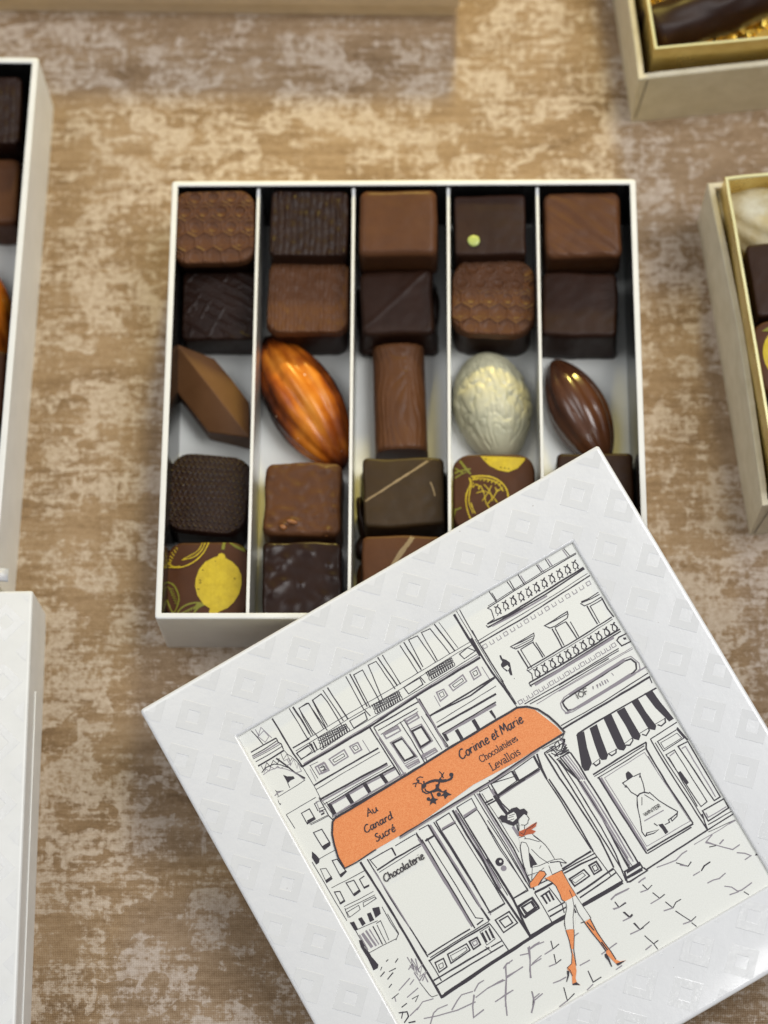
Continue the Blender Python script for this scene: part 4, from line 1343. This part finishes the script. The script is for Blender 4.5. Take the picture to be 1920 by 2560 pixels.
m = mat('wood_grain_chocolate', (0.11, 0.04, 0.018), 0.4, spec=0.22); M['log'] = m; t = NT(m)
v = t.coord(); t.l(t.ramp(t.noise(v, 90, 4), [(0.3, (0.085, 0.033, 0.0135)), (0.7, (0.118, 0.048, 0.019))]), t.b.inputs['Base Color'])

Z0 = 3.05
G = 'chocolates in the middle box'
# ---- column 1
o = thing('bonbon', 'milk chocolate bonbon with honeycomb top in the top left corner of the middle box', 'chocolate', (-63.9, 62.8, Z0 + 7.4), 1.5, 6)
slab('base', 25.5, 22.5, 0, 18.0, M['dark_brown'], o, rc=.3, er=1.2, seed=1)
slab('top', 27.4, 25.6, 17.9, 3.0, M['milk'], o, rc=.42, er=.9, disp=honey, seed=1, crown=.1, n=84)
single(slab('bonbon', 24.6, 24.5, 0, 14.5, M['dark'], rc=.16, er=.9, disp=lambda x, y: 1.5 * hatch(x, y), seed=2, crown=.2, n=90), 'dark bonbon with raised criss-cross lines, under the honeycomb corner one', 'chocolate', (-62.6, 38.4, Z0 + 1.0), 0, 3)
# faceted lozenge
lz = MB()
P0 = [(-12.8, 23.6), (-0.3, 19.9), (5.6, 12.8), (12.0, 3.9), (12.7, -10.2), (-1.6, -6.4), (-13.6, 9.5)]
nP = len(P0)
rd = Vector((P0[4][0] - P0[0][0], P0[4][1] - P0[0][1])).normalized()
LZ = [13.0 - .52 * abs((x - P0[0][0]) * rd.y - (y - P0[0][1]) * rd.x) for x, y in P0]
V = [(x * .97, y * .97 + .1, 0) for x, y in P0] + [(x, y, z) for (x, y), z in zip(P0, LZ)]
F = [(i, (i + 1) % nP, nP + (i + 1) % nP, nP + i) for i in range(nP)]
F += [(nP, nP + 1, nP + 2, nP + 3, nP + 4), (nP + 4, nP + 5, nP + 6, nP)]
F.append(tuple(reversed(range(nP))))
o = mesh('lozenge', V, F, M['milk_pale']); single(o, 'faceted milk chocolate lozenge with a sharp ridge, left compartment', 'chocolate', (-63.8, 1.0, Z0))
bmx = bmesh.new(); bmx.from_mesh(o.data); bmesh.ops.recalc_face_normals(bmx, faces=bmx.faces); bmx.to_mesh(o.data); bmx.free()
bv = o.modifiers.new('bevel', 'BEVEL'); bv.width = 0.00035; bv.segments = 2; bv.limit_method = 'ANGLE'; bv.angle_limit = math.radians(22)
o = thing('bonbon', 'dark bonbon with rows of tiny snakeskin scales, above the lemon one', 'chocolate', (-63.9, -30.2, Z0), -5)
slab('base', 25.2, 25.4, 0, 15.0, M['dark'], o, rc=.3, er=1.0, seed=4)
slab('top', 26.6, 27.0, 14.8, 2.0, M['dark'], o, rc=.5, er=.7, disp=snake, seed=4, n=110, crown=.35)
def lemon_map(P, cx, cy, kx, ky): return [((x - cx) * kx, -(y - cy) * ky) for x, y in P]
o = thing('bonbon', 'milk chocolate bonbon printed with a whole yellow lemon, bottom left corner of the middle box', 'chocolate', (-63.3, -60.2, Z0), 0)
slab('base', 25.0, 25.2, 0, 15.0, M['milk_red'], o, rc=.3, er=1.0, seed=5)
tp = slab('top', 26.4, 26.6, 14.8, 1.9, M['milk_red'], o, rc=.42, er=.8, seed=5, crown=.25)
k1, k2 = 26.4 / 533, 26.6 / 512
mp1 = lambda P: lemon_map(P, 358, 1614, k1, k2)
pl = dense_poly(mp1([(430, 1440), (450, 1432), (470, 1445), (475, 1465), (520, 1490), (560, 1530), (583, 1580), (585, 1640), (570, 1700), (540, 1750), (500, 1790), (450, 1810), (430, 1825), (410, 1838), (385, 1832), (378, 1812), (385, 1795), (340, 1765), (300, 1710), (282, 1650), (285, 1600), (305, 1540), (345, 1490), (400, 1462), (425, 1455)]), 0)
def ln(wd, P, mi): return ('line', wd, mp1(P), mi)
pl += [ln(1.0, [(465, 1362), (460, 1385), (457, 1410)], 1), ln(.4, [(362, 1362), (330, 1430), (270, 1490), (190, 1525), (105, 1525)], 0), ln(.35, [(340, 1362), (318, 1412), (268, 1458), (190, 1478)], 0), ln(.3, [(322, 1362), (290, 1420), (200, 1472)], 0),
       ln(.45, [(100, 1500), (140, 1522), (180, 1520)], 0)]
for a_, b_ in (((150, 1395), (158, 1410)), ((135, 1410), (150, 1430)), ((122, 1428), (138, 1450)), ((112, 1450), (130, 1468)), ((106, 1472), (124, 1486)), ((104, 1490), (120, 1500))): pl.append(ln(.3, [a_, ((a_[0] + b_[0]) / 2, (a_[1] + b_[1]) / 2), b_], 0))
for L_ in ([(97, 1620), (140, 1640), (172, 1695), (178, 1750), (150, 1820), (125, 1790), (100, 1720), (97, 1660)], [(165, 1866), (180, 1810), (230, 1770), (300, 1755), (345, 1770)], [(345, 1770), (300, 1795), (255, 1862)], [(500, 1362), (540, 1392), (605, 1420)], [(600, 1410), (570, 1375), (545, 1362)]): pl.append(ln(.5, L_, 1))
pl.append(('poly', 0, mp1([(300, 1757), (345, 1770), (310, 1788), (280, 1800), (290, 1770)]), 1))
for q in range(7):
    pl.append(ln(.32, [(175 + q * 17, 1850 - q * 8), (185 + q * 17, 1830 - q * 8), (200 + q * 17, 1822 - q * 8)], 1)); pl.append(ln(.28, [(105 + q * 8, 1650 + q * 18), (120 + q * 8, 1665 + q * 16), (140 + q * 6, 1668 + q * 16)], 1))
    pl.append(ln(.28, [(510 + q * 12, 1368 + q * 6), (520 + q * 12, 1372 + q * 6), (530 + q * 12, 1384 + q * 6)], 1))
for x, y in ((413, 1487), (330, 1545), (315, 1612), (315, 1628), (305, 1670), (540, 1600), (540, 1625), (433, 1715), (518, 1700), (510, 1715), (505, 1732), (488, 1748), (445, 1470)): pl.append(('line', .28, mp1([(x - 6, y - 2), (x, y), (x + 7, y + 1)]), 2))
drape(flat('p', pl, None, None, 0), tp, 'lemon_print', [M['yellow'], M['olive'], M['dark']], o, 0.05)

# ---- column 2
single(slab('bonbon', 26.0, 23.4, 0, 16.5, M['dark'], rc=.16, er=.7, disp=ribs(2.15, .8), seed=6, crown=.1, n=72), 'dark bonbon with coarse vertical ribs, back row of the middle box', 'chocolate', (-31.7, 62.8, Z0 + 11.2), -1, 3)
o = thing('bonbon', 'milk chocolate bonbon with fine vertical ribs and a dark base, above the orange pod', 'chocolate', (-32.0, 38.9, Z0), -0.5)
slab('base', 25.6, 25.4, 0, 17.0, M['dark_brown'], o, rc=.35, er=1.0, seed=7)
slab('top', 27.0, 26.6, 16.9, 3.0, M['milk'], o, rc=.32, er=.7, disp=ribs(1.28, .48, .03), seed=7, crown=.1, n=90)
op = ell_pod('cocoa_pod', 55.5, 25.4, 13.0, M['orange_pod'], ridges=5, amp=.10, blunt=.68, twist=.5)
single(op, 'glossy orange and brown cocoa pod shaped chocolate, second compartment', 'chocolate', (-33.6, 6.6, Z0 + 1.2), -61.0, 0)
nutp = [(-3.6, -8.2, 1.3, 1.8), (-6.2, -9.5, 1.2, 1.8), (8.2, -11.6, 1.5, 1.2), (-10.8, 7.8, 1.3, .6), (7.2, 9.8, 1.4, .6), (-9.8, -6.6, 1.4, .6), (2.0, 11.2, 1.6, .5), (10.5, -3, 1.2, .4), (4.5, -6, .7, .5), (-1, -11, 1.2, .5), (-11, -11, 1.6, .6), (5, 2, .6, .4)]
o = thing('bonbon', 'milk chocolate square with nut pieces showing at its front edge', 'chocolate', (-32.8, -32.0, Z0), 0)
tp = slab('body', 25.4, 25.6, 0, 16.4, M['milk'], o, rc=.2, er=1.4, disp=rocks(nutp, .75, .45), seed=8, wob=.8, crown=.3)
def blob(name, x, y, z, a, b_, c, m, parent, rz=0):
    bm = bmesh.new(); bmesh.ops.create_icosphere(bm, subdivisions=3, radius=1.0)
    for v_ in bm.verts:
        q = 1 + .18 * nz3(v_.co.x * 1.3 + x, v_.co.y * 1.3 + y, v_.co.z * 1.3)
        p = Matrix.Rotation(rz, 3, 'Z') @ Vector((v_.co.x * a * q, v_.co.y * b_ * q, v_.co.z * c * q)); v_.co = (p + Vector((x, y, z))) * MM
    me = bpy.data.meshes.new(name); bm.to_mesh(me); bm.free(); me.materials.append(m)
    for p in me.polygons: p.use_smooth = True
    ob = bpy.data.objects.new(name, me); C.objects.link(ob)
    if parent: ob.parent = parent
    return ob
blob('nut_piece', -3.3, -8.3, 17.4, 1.9, .8, .7, M['nut'], o, -.3); blob('nut_piece', -6.2, -10.0, 17.0, 1.3, 1.0, .9, M['nut'], o, -.4); blob('nut_piece', 8.3, -12.0, 15.5, 1.2, .5, .5, M['nut'], o, .4)
rk = [(-11, 10, 1.9, 1.3), (-9, 11.5, 1.6, 1.1), (-5.6, 6.6, 1.6, .9), (-7.2, 4.5, 1.2, .7), (-10.5, 2.5, 1.5, 1.0), (-8.6, -2.6, 2.2, 1.3), (-10.2, -4.2, 1.6, 1.1), (-6, -1, 1.3, .8), (0.5, 9.6, 1.6, .9), (3, 8.8, 1.2, .6), (7, -6, 1.6, .8), (4.5, -8, 1.7, .7), (10, 1, 1.5, .6), (-3, -9, 2, .7), (0, -2, .8, .5), (9, 5, .7, .6), (-12, -1, 1.6, 1.)]
single(slab('bonbon', 25.8, 26.0, 0, 16.4, M['dark_wet'], rc=.16, er=1.3, disp=rocks([(x_, y_, r_ * 1.25, a_) for x_, y_, r_, a_ in rk], .55, .1), seed=9, wob=.8, crown=.2, n=80), 'dark rocky chocolate square with nut lumps, partly under the lid edge', 'chocolate', (-32.6, -59.6, Z0), 0)

# ---- column 3
single(slab('bonbon', 26.0, 23.6, 0, 18.0, M['milk'], rc=.22, er=2.2, seed=10, crown=.3, wob=.4), 'plain smooth milk chocolate square in the back row', 'chocolate', (-1.7, 62.6, Z0 + 12.0), 0, 4)
o = thing('bonbon', 'smooth dark square with a faint diagonal line, above the wooden log', 'chocolate', (-2.2, 38.0, Z0 + 1), 1)
tp = slab('body', 24.4, 23.6, 0, 16.0, M['dark_brown'], o, rc=.2, er=1.6, seed=11, crown=.5, wob=.7, flare=1.4, disp=lambda x, y: .22 * math.exp(-((x * .68 - y * .73 + 1) / .8) ** 2))
blob('chocolate_foot', 12.6, 3.0, 3.0, 1.8, 7.5, 3.0, M['dark'], o); blob('chocolate_foot', -9.6, -12.2, 2.2, 2.6, 1.6, 2.2, M['dark'], o)
# log
lg = []; Fl = []; nL, kL = 110, 60
for i in range(nL + 1):
    y = -19 + 38 * i / nL
    for j in range(kL + 1):
        a = math.pi * j / kL; x = -math.cos(a) * 8.8; sq = abs(math.sin(a)) ** 0.42
        s = x + 1.6 * math.sin(y * .16 + 1) * .6
        kn = math.hypot((x - 2.2) * 1.25, (y - 11.5) * .55)
        ph = (x * 1.15 + 1.1 * nz3(x * .12, y * .06, 2) * 4 + 3.2 * math.exp(-(kn / 3.2) ** 2) * (1 if x > 2.2 else -1)) if kn > 2.0 else kn * 1.6
        q = .34 * (abs(math.sin(ph * 1.35)) ** .5) + .12 * nz3(x * .8, y * .2, 6)
        e = min(1, min(i, nL - i) / 4)
        lg.append((x * (1 + .02 * q), y + (.3 * nz3(x * .5, i * .1) if 2 < i < nL - 2 else 0), 3.0 + 10.2 * sq + q * (1 if 3 < j < kL - 3 else .2) - (1 - e) ** 2 * .7))
for i in range(nL):
    for j in range(kL):
        a = i * (kL + 1) + j; Fl.append((a, a + kL + 1, a + kL + 2, a + 1)[::-1])
for i in (0, nL):
    b0 = len(lg); ye = lg[i * (kL + 1) + kL // 2][1]
    ring_ = [lg[i * (kL + 1) + j] for j in range(kL + 1)]
    lg += [(x, y, z) for x, y, z in ring_] + [(ring_[-1][0], ring_[-1][1], 0), (ring_[0][0], ring_[0][1], 0)]
    Fl.append(tuple(reversed(range(b0, b0 + kL + 3))) if i == 0 else tuple(range(b0, b0 + kL + 3)))
eL = [lg[0], lg[nL * (kL + 1)], lg[kL], lg[nL * (kL + 1) + kL]]; b0 = len(lg)
lg += [(v_[0], v_[1], v_[2]) for v_ in eL] + [(v_[0], v_[1], 0) for v_ in eL]
Fl += [(b0, b0 + 4, b0 + 5, b0 + 1), (b0 + 3, b0 + 7, b0 + 6, b0 + 2)]
lo = mesh('chocolate_log', lg, Fl, M['log'], None, smooth=True)
try: lo.data.set_sharp_from_angle(angle=math.radians(50))
except Exception: pass
single(lo, 'milk chocolate log with wood grain and a knot, middle compartment', 'chocolate', (-1.3, 5.8, Z0), 2.0)
o = thing('bonbon', 'olive dark square crossed by a thin pale line, in front of the log', 'chocolate', (0.2, -29.6, Z0), 1)
tp = slab('body', 26.2, 23.6, 0, 16.8, M['dark_olive'], o, rc=.14, er=1.1, seed=12, wob=.8, crown=.5, flare=1.0)
sc = .0625
drape(flat('p', [('line', .75, [((x - 335) * sc, -(y - 828) * sc * 1.1 + .3) for x, y in ((120, 884), (200, 842), (300, 782), (400, 722), (505, 655))], 0)], None, None, 0), tp, 'pale_line', [M['stripe']], o, 0.08)
drape(flat('p', [('line', .5, [((x - 335) * sc, -(y - 828) * sc * 1.1) for x, y in ((475, 785), (488, 815), (498, 855))], 0)], None, None, 0), tp, 'scratch', [M['stripe']], o, 0.06)
blob('chocolate_foot', -14.2, -4.6, 4.2, 1.6, 8.0, 4.2, M['dark'], o, .1); blob('chocolate_foot', -13.6, -13.8, 2.4, 2.6, 5.0, 2.4, M['dark'], o, -.3)
o = thing('bonbon', 'milk chocolate square with a tan stripe, half hidden by the lid', 'chocolate', (-0.4, -57.4, Z0), 0)
tp = slab('body', 25.6, 25.4, 0, 16.8, M['milk'], o, rc=.14, er=1.2, seed=13, wob=.5, crown=.3, flare=1.0)
drape(flat('p', [('line', 1.5, [(3.6, 12.2), (2.4, 10.2), (-.2, 6.6), (-3, 2), (-6, -4)], 0)], None, None, 0), tp, 'tan_stripe', [M['stripe']], o, 0.1)
blob('chocolate_foot', -13.2, 1.0, 2.6, 1.8, 7.0, 2.6, M['milk_red'], o)

# ---- column 4
o = thing('bonbon', 'dark square with one pale green dot, back row of the middle box', 'chocolate', (29.0, 62.6, Z0 + 10.2), 1, 3)
slab('body', 23.8, 21.8, 0, 16.5, M['dark_brown'], o, rc=.12, er=1.0, seed=14, crown=.3, wob=.4)
blob('green_dot', -5.6, -5.8, 16.85, 2.0, 2.0, .55, M['pearl'], o)
o = thing('bonbon', 'rounded milk chocolate honeycomb bonbon on a dark base, above the white walnut', 'chocolate', (30.1, 38.6, Z0), -2)
slab('base', 26.0, 25.8, 0, 17.0, M['dark_brown'], o, rc=.45, er=1.0, seed=15)
slab('top', 27.6, 27.8, 16.9, 3.0, M['milk'], o, rc=.55, er=1.0, disp=lambda x, y: 1.1 * honey(x + 1.4, y + .9), seed=15, crown=.1, n=84)
def walnut(x, y, a):
    f = min(1, (19.75 - abs(x)) / 5)
    yy = y / (max(.15, math.sin(math.pi * min(.999, max(.001, x / 39.5 + .5))) ** .5)) 
    q = nz3(x * .10 + .9 * nz3(x * .12, yy * .15, 4), yy * .34, 1.5); r2 = nz3(x * .2, yy * .62, 3.5)
    return f * (-.050 * max(0, 1 - abs(q) * 7) - .035 * max(0, 1 - abs(r2) * 5)) + .02 * nz3(x * .2, yy * .2)
wn = ell_pod('chocolate_walnut', 39.5, 26.8, 13.5, M['white_choc'], ridges=1, amp=0.0, blunt=.5, wr=walnut, n=120, k=100, tipx=-.16)
single(wn, 'wrinkled white chocolate walnut, fourth compartment', 'chocolate', (29.9, 5.0, Z0), -80, 0)
o = thing('bonbon', 'milk chocolate bonbon printed with yellow lemon halves, cut by the lid edge', 'chocolate', (29.7, -30.2, Z0), 0)
slab('base', 25.4, 25.4, 0, 15.0, M['milk_red'], o, rc=.3, er=1.0, seed=16)
tp = slab('top', 26.6, 26.8, 14.8, 1.9, M['milk_red'], o, rc=.42, er=.8, seed=16, crown=.25)
k3 = 26.6 / 433; mp2 = lambda P: lemon_map(P, 813, 878, k3, k3 * 1.08)
def ln2(wd, P, mi): return ('line', wd, mp2(P), mi)
pl = dense_poly(mp2([(742, 684), (985, 694), (975, 712), (940, 750), (890, 770), (840, 760), (790, 735), (762, 708)]), 0)
pl += [ln2(.7, [(632, 708), (660, 745), (690, 780)], 1), ln2(.55, [(600, 775), (640, 762), (690, 752)], 1), ln2(.4, [(605, 800), (640, 780), (668, 768)], 1), ln2(.5, [(602, 745), (625, 760), (650, 775)], 1),
       ln2(.5, [(690, 795), (740, 790), (800, 796), (850, 822), (880, 862), (890, 910)], 0), ln2(.5, [(682, 800), (690, 830), (668, 880), (664, 930), (676, 985), (700, 1040)], 0), ln2(.35, [(695, 812), (740, 803), (800, 812), (840, 835), (862, 870)], 0), ln2(.35, [(703, 822), (685, 870), (680, 930), (700, 985)], 0),
       ln2(.4, [(700, 850), (715, 835), (735, 845), (730, 860)], 0), ln2(.3, [(720, 880), (760, 870), (800, 890), (830, 930)], 0), ln2(.3, [(740, 840), (760, 880), (770, 930), (790, 960)], 0), ln2(.3, [(760, 835), (790, 870), (805, 920)], 0), ln2(.3, [(800, 840), (780, 880), (750, 920)], 0), ln2(.3, [(835, 860), (810, 900), (775, 940)], 0),
       ln2(.5, [(602, 970), (620, 962), (640, 955)], 1), ln2(.5, [(610, 960), (600, 1000), (602, 1030)], 1), ln2(.4, [(690, 930), (700, 960), (712, 985)], 0), ln2(.3, [(860, 850), (830, 870), (820, 850)], 0)]
for q in range(8): pl.append(ln2(.4, [(700 + q * 20, 812 + q * q * .6), (705 + q * 20, 802 + q * q * .6), (716 + q * 20, 800 + q * q * .6)], 0))
for x, y in ((850, 745), (872, 748), (892, 752), (770, 700)): pl.append(ln2(.35, [(x - 4, y), (x, y + 1), (x + 5, y + 1)], 2))
drape(flat('p', pl, None, None, 0), tp, 'lemon_print', [M['yellow'], M['olive'], M['dark']], o, 0.05)

# ---- column 5
single(slab('bonbon', 25.2, 23.4, 0, 16.8, M['milk'], rc=.24, er=1.8, disp=swirl, seed=17, crown=.3, wob=.6), 'milk chocolate square with marbled diagonal folds, top right corner of the middle box', 'chocolate', (60.2, 62.6, Z0 + 10.6), 1, 4)
single(slab('bonbon', 24.8, 23.6, 0, 17.0, M['dark_brown'], rc=.16, er=1.3, seed=18, crown=.4, wob=.8, flare=1.2), 'plain dark chocolate square above the small milk cocoa pod', 'chocolate', (59.3, 36.8, Z0 + .5), -1)
sp_ = ell_pod('cocoa_pod', 42.0, 20.0, 10.5, M['milk_pod'], ridges=5, amp=.065, blunt=.62, twist=.3)
single(sp_, 'shiny milk chocolate cocoa pod, rightmost compartment', 'chocolate', (59.0, 3.0, Z0 + 1.0), -66.5, 0)
single(slab('bonbon', 25.2, 25.2, 0, 16.2, M['dark_brown'], rc=.14, er=1.2, seed=19, crown=.3, wob=.5), 'dark square mostly hidden behind the upper corner of the lid', 'chocolate', (63.0, -28.6, Z0), 0)

# ------------------------------------------------------------------ left box contents (right-hand compartment)
GL_ = 'chocolates in the left box'
def lp(x, y, z=Z0): return (x, y, z)
single(slab('bonbon', 25.2, 25.0, 0, 16.5, M['dark'], rc=.16, er=.7, disp=ribs(2.15, .5), seed=21, n=60), 'dark ribbed bonbon at the far end of the cut-off left box', 'chocolate', lp(-144.6, 108.0, Z0 + 9), 0, 5, GL_)
single(slab('bonbon', 25.2, 25.0, 0, 16.5, M['milk'], rc=.2, er=1.6, seed=22), 'plain milk square next to the ribbed one in the left box', 'chocolate', lp(-145.2, 80.4), 1, 0, GL_)
o2 = ell_pod('cocoa_pod', 44.5, 20.5, 12.5, M['orange_pod'], ridges=5, amp=.055, blunt=.7, twist=.5)
single(o2, 'orange and brown cocoa pod in the left box, cut by the photo edge', 'chocolate', lp(-144.6, 42.0, Z0 + 1.2), -66, 0, GL_)
single(slab('bonbon', 25.6, 25.2, 0, 16.5, M['milk_red'], rc=.2, er=1.5, seed=23), 'milk square just in front of the orange pod in the left box', 'chocolate', lp(-145.6, 8.6), 0, 0, GL_)
single(slab('bonbon', 25.0, 24.6, 0, 16.0, M['dark'], rc=.2, er=1.4, seed=24), 'dark square near the front of the left box', 'chocolate', lp(-146.0, -18.0), 0, 0, GL_)
single(slab('bonbon', 25.0, 24.6, 0, 16.0, M['dark_brown'], rc=.2, er=1.4, seed=25), 'brown-black square at the front end of the left box', 'chocolate', lp(-146.6, -44), 0, 0, GL_)

M['seam'] = mat('dark_card_seam', (0.16, 0.13, 0.10), 0.9)  # darker card colour for the corner seam lines
# ------------------------------------------------------------------ right cream box with gold insert
def tray_box(name, W, D, H, T, cardm, loc, rz, iz, gap, bow=0.0, top_off=0.0):
    r = empty(name, loc, math.radians(rz))
    def shell(x, y, z0, z1, T, m, nm, bowv, mrim=None, segs=16):
        V = []; F = []; Mi = []
        prof = [(0, z0, 0), (0, z1 - .4, 0), (-.25, z1, 0), (-T + .25, z1, 1), (-T, z1 - .4, 1), (-T, z0 + 1.2, 0)]
        pts = []
        for (ax_, ay_, bx, by, nx, ny) in ((-x, -y, x, -y, 0, -1), (x, -y, x, y, 1, 0), (x, y, -x, y, 0, 1), (-x, y, -x, -y, -1, 0)):
            for k in range(segs):
                u = k / segs; pts.append((ax_ + (bx - ax_) * u, ay_ + (by - ay_) * u, nx, ny, u))
        n = len(pts)
        for off, z, _ in prof:
            for (px_, py_, nx, ny, u) in pts:
                bo = bowv * math.sin(math.pi * u) * (z - z0) / (z1 - z0)
                wv_ = .25 * nz3(px_ * .05, py_ * .05, z * .02 + x)
                if u == 0:   # corner: offset both axes
                    sx = math.copysign(1, px_); sy = math.copysign(1, py_); V.append((px_ + sx * off, py_ + sy * off, z))
                else: V.append((px_ + nx * (off + bo + wv_ * (z - z0) / (z1 - z0)), py_ + ny * (off + bo + wv_ * (z - z0) / (z1 - z0)), z + (.25 * nz3(px_ * .08, py_ * .08, 3) if z > z1 - 1 else 0)))
        for k in range(len(prof) - 1):
            for i in range(n):
                a = k * n + i; b_ = k * n + (i + 1) % n; F.append((a, b_, b_ + n, a + n)); Mi.append(1 if (mrim and k in (2, 3)) else 0)
        F.append(tuple((len(prof) - 1) * n + i for i in range(n))); Mi.append(0)
        F.append(tuple(reversed(range(n)))); Mi.append(0)
        return mesh(nm, V, F, [m, mrim or m], r, Mi)
    shell(W / 2, D / 2, 0, H, T, cardm, 'wall', bow)
    shell(W / 2 - T - gap, D / 2 - T - gap + top_off, 1.5, iz, 1.3, M['gold'], 'gold_insert', 0.0, M['white_edge'])
    X = -W / 2; Y = -D / 2 - .38
    mesh('corner_seam', [(X + .9, Y, 3), (X + 1.25, Y, 3), (X + 3.4, Y, H - .8), (X + 3.0, Y, H - .8)], [(0, 1, 2, 3)], M['seam'], r)
    return r
rb = tray_box('cream_box', 130, 116, 30, 2.2, M['kraft'], (102.6 + 6.2 + 64.9 - .3, 76.8 - 57.6 + 7.2, 0), 6.3, 41, 1.6, -1.6)
tag(rb, 'open cream box with a raised gold insert, cut off by the right edge', 'chocolate box')
o = ell_pod('chocolate_shell', 46, 30, 13, M['ivory'], ridges=7, amp=.05, blunt=.6)
single(o, 'ivory and gold ribbed chocolate shell in the right cream box', 'chocolate', (125.0, 63.0, 20), -30, 0, 'chocolates in the right box')
single(slab('bonbon', 25, 26, 0, 18, M['dark_brown'], rc=.12, er=1.0, seed=31, flare=.8), 'plain dark cube behind the lemon print in the right box', 'chocolate', (126.6, 38.0, 21), 6, 0, 'chocolates in the right box')
o = thing('bonbon', 'bonbon printed with a yellow lemon at the right photo edge', 'chocolate', (127.5, 10.5, 21), 8, 0, 'chocolates in the right box')
slab('base', 24, 25, 0, 15.5, M['dark'], o, rc=.3, er=1, seed=32)
tp = slab('top', 25.4, 26.4, 15.3, 1.8, M['milk_red'], o, rc=.45, er=.8, seed=32)
pl = dense_poly([(7.5 * math.cos(a) - 3.2 + (1.2 if abs(a - 1.57) < .3 else 0) * 0, 9.5 * math.sin(a) + .5) for a in [6.2832 * k / 28 for k in range(28)]], 0) + [('line', .35, [(-7, -2), (-6.6, -2.6), (-6, -2.8)], 2), ('line', .35, [(-1, 5), (-.5, 4.6), (0, 4.6)], 2), ('poly', 0, [(-9.5, 9.8), (-5.5, 11.8), (-2, 11.9), (-4, 10.6), (-7.5, 9.4)], 1)]
drape(flat('p', pl, None, None, 0), tp, 'lemon_print', [M['yellow'], M['olive'], M['dark']], o, 0.05)
single(slab('bonbon', 25, 25, 0, 17, M['dark'], rc=.15, er=1.0, seed=33), 'dark bonbon low in the front of the right box', 'chocolate', (131.0, -17.0, 12), 6, 0, 'chocolates in the right box')

# top right box
tb = tray_box('cream_box', 130, 120, 30, 2.2, M['kraft'], (80.6 + 64.6 - 6.2 , 116.7 + 59.8 + 6.2, 0), 5.8, 40, 3.0, -.8)
tag(tb, 'open cream box with gold insert in the top right corner of the photo', 'chocolate box')
sh = MB()
for k in range(70):
    x = random.uniform(88, 140); y = random.uniform(133, 165); z = random.uniform(8, 17); a = random.uniform(0, 3.14); Ls = random.uniform(5, 12); w_ = random.uniform(1.2, 2.4)
    pr = []
    for q in range(7):
        u = q / 6; xx = x + math.cos(a) * Ls * (u - .5); yy = y + math.sin(a) * Ls * (u - .5); zz = z + 2.2 * math.sin(u * 9 + k)
        pr += [(xx - math.sin(a) * w_ / 2, yy + math.cos(a) * w_ / 2, zz), (xx + math.sin(a) * w_ / 2, yy - math.cos(a) * w_ / 2, zz + .6)]
    sh.add(pr, [(2 * q, 2 * q + 1, 2 * q + 3, 2 * q + 2) for q in range(6)], 0)
o = sh.build('shredded_foil', M['gold_foil'], None, True); tag(o, 'shredded gold foil filling the top right box', 'gold foil', kind='stuff')
def rlog(name, L, R_, m, seed):
    V = []; F = []; n, k = 60, 40
    for i in range(n + 1):
        x = -L / 2 + L * i / n
        e = min(1, min(i, n - i) / 3) ** .5 if 0 < i < n else .0
        for j in range(k):
            a = 6.2832 * j / k; rr = R_ * (.86 + .14 * e) * (1 + .06 * nz3(x * .1, math.cos(a) * 2 + seed, math.sin(a) * 2) + .05 * nz3(x * .12 + seed, math.cos(a) * 7, math.sin(a) * 7))
            V.append((x, rr * math.cos(a), R_ + rr * math.sin(a)))
    for i in range(n):
        for j in range(k):
            F.append((i * k + j, i * k + (j + 1) % k, (i + 1) * k + (j + 1) % k, (i + 1) * k + j))
    F.append(tuple(reversed(range(k)))); F.append(tuple([n * k + j for j in range(k)]))
    return mesh(name, V, F, m, smooth=True)
single(rlog('truffle_log', 46, 9.5, M['dark'], 3), 'knobbly dark truffle log lying on gold foil in the top right box', 'chocolate', (106, 145.0, 17), 24, 0, 'chocolates in the top right box')
# box at the top edge
bb = empty('tan_box', (-80.2, 161.7 + 60, 0), math.radians(-1.2)); tag(bb, 'plain tan cardboard box whose front runs along the top edge of the photo', 'box')
b = MB(); b.box(-100, 100, -60, 60, 0, 14); o = b.build('tray', M['tan'], bb); bv = o.modifiers.new('bevel', 'BEVEL'); bv.width = .0006; bv.segments = 3
b = MB(); b.box(-101, 101, -61, 61, 8, 19); o = b.build('lid', M['tan'], bb); bv = o.modifiers.new('bevel', 'BEVEL'); bv.width = .0006; bv.segments = 3
# clear plastic corner behind the closed box
V = []; F = []
for i in range(9):
    u = i / 8
    for j in range(9):
        v_ = j / 8; V.append((-146 + 21 * u, -66.5 + 2.0 * math.sin(u * 2.2) + 4.5 * v_, 33.9 + 3.6 * math.sin(math.pi * min(1, v_ * 1.1)) * (1 - u * u * .8)))
for i in range(8):
    for j in range(8): a = i * 9 + j; F.append((a, a + 9, a + 10, a + 1))
o = mesh('plastic_cover', V, F, M['plastic'], smooth=True); sol = o.modifiers.new('thickness', 'SOLIDIFY'); sol.thickness = .0002
tag(o, 'clear plastic cover edge between the left box and the closed box', 'plastic cover')
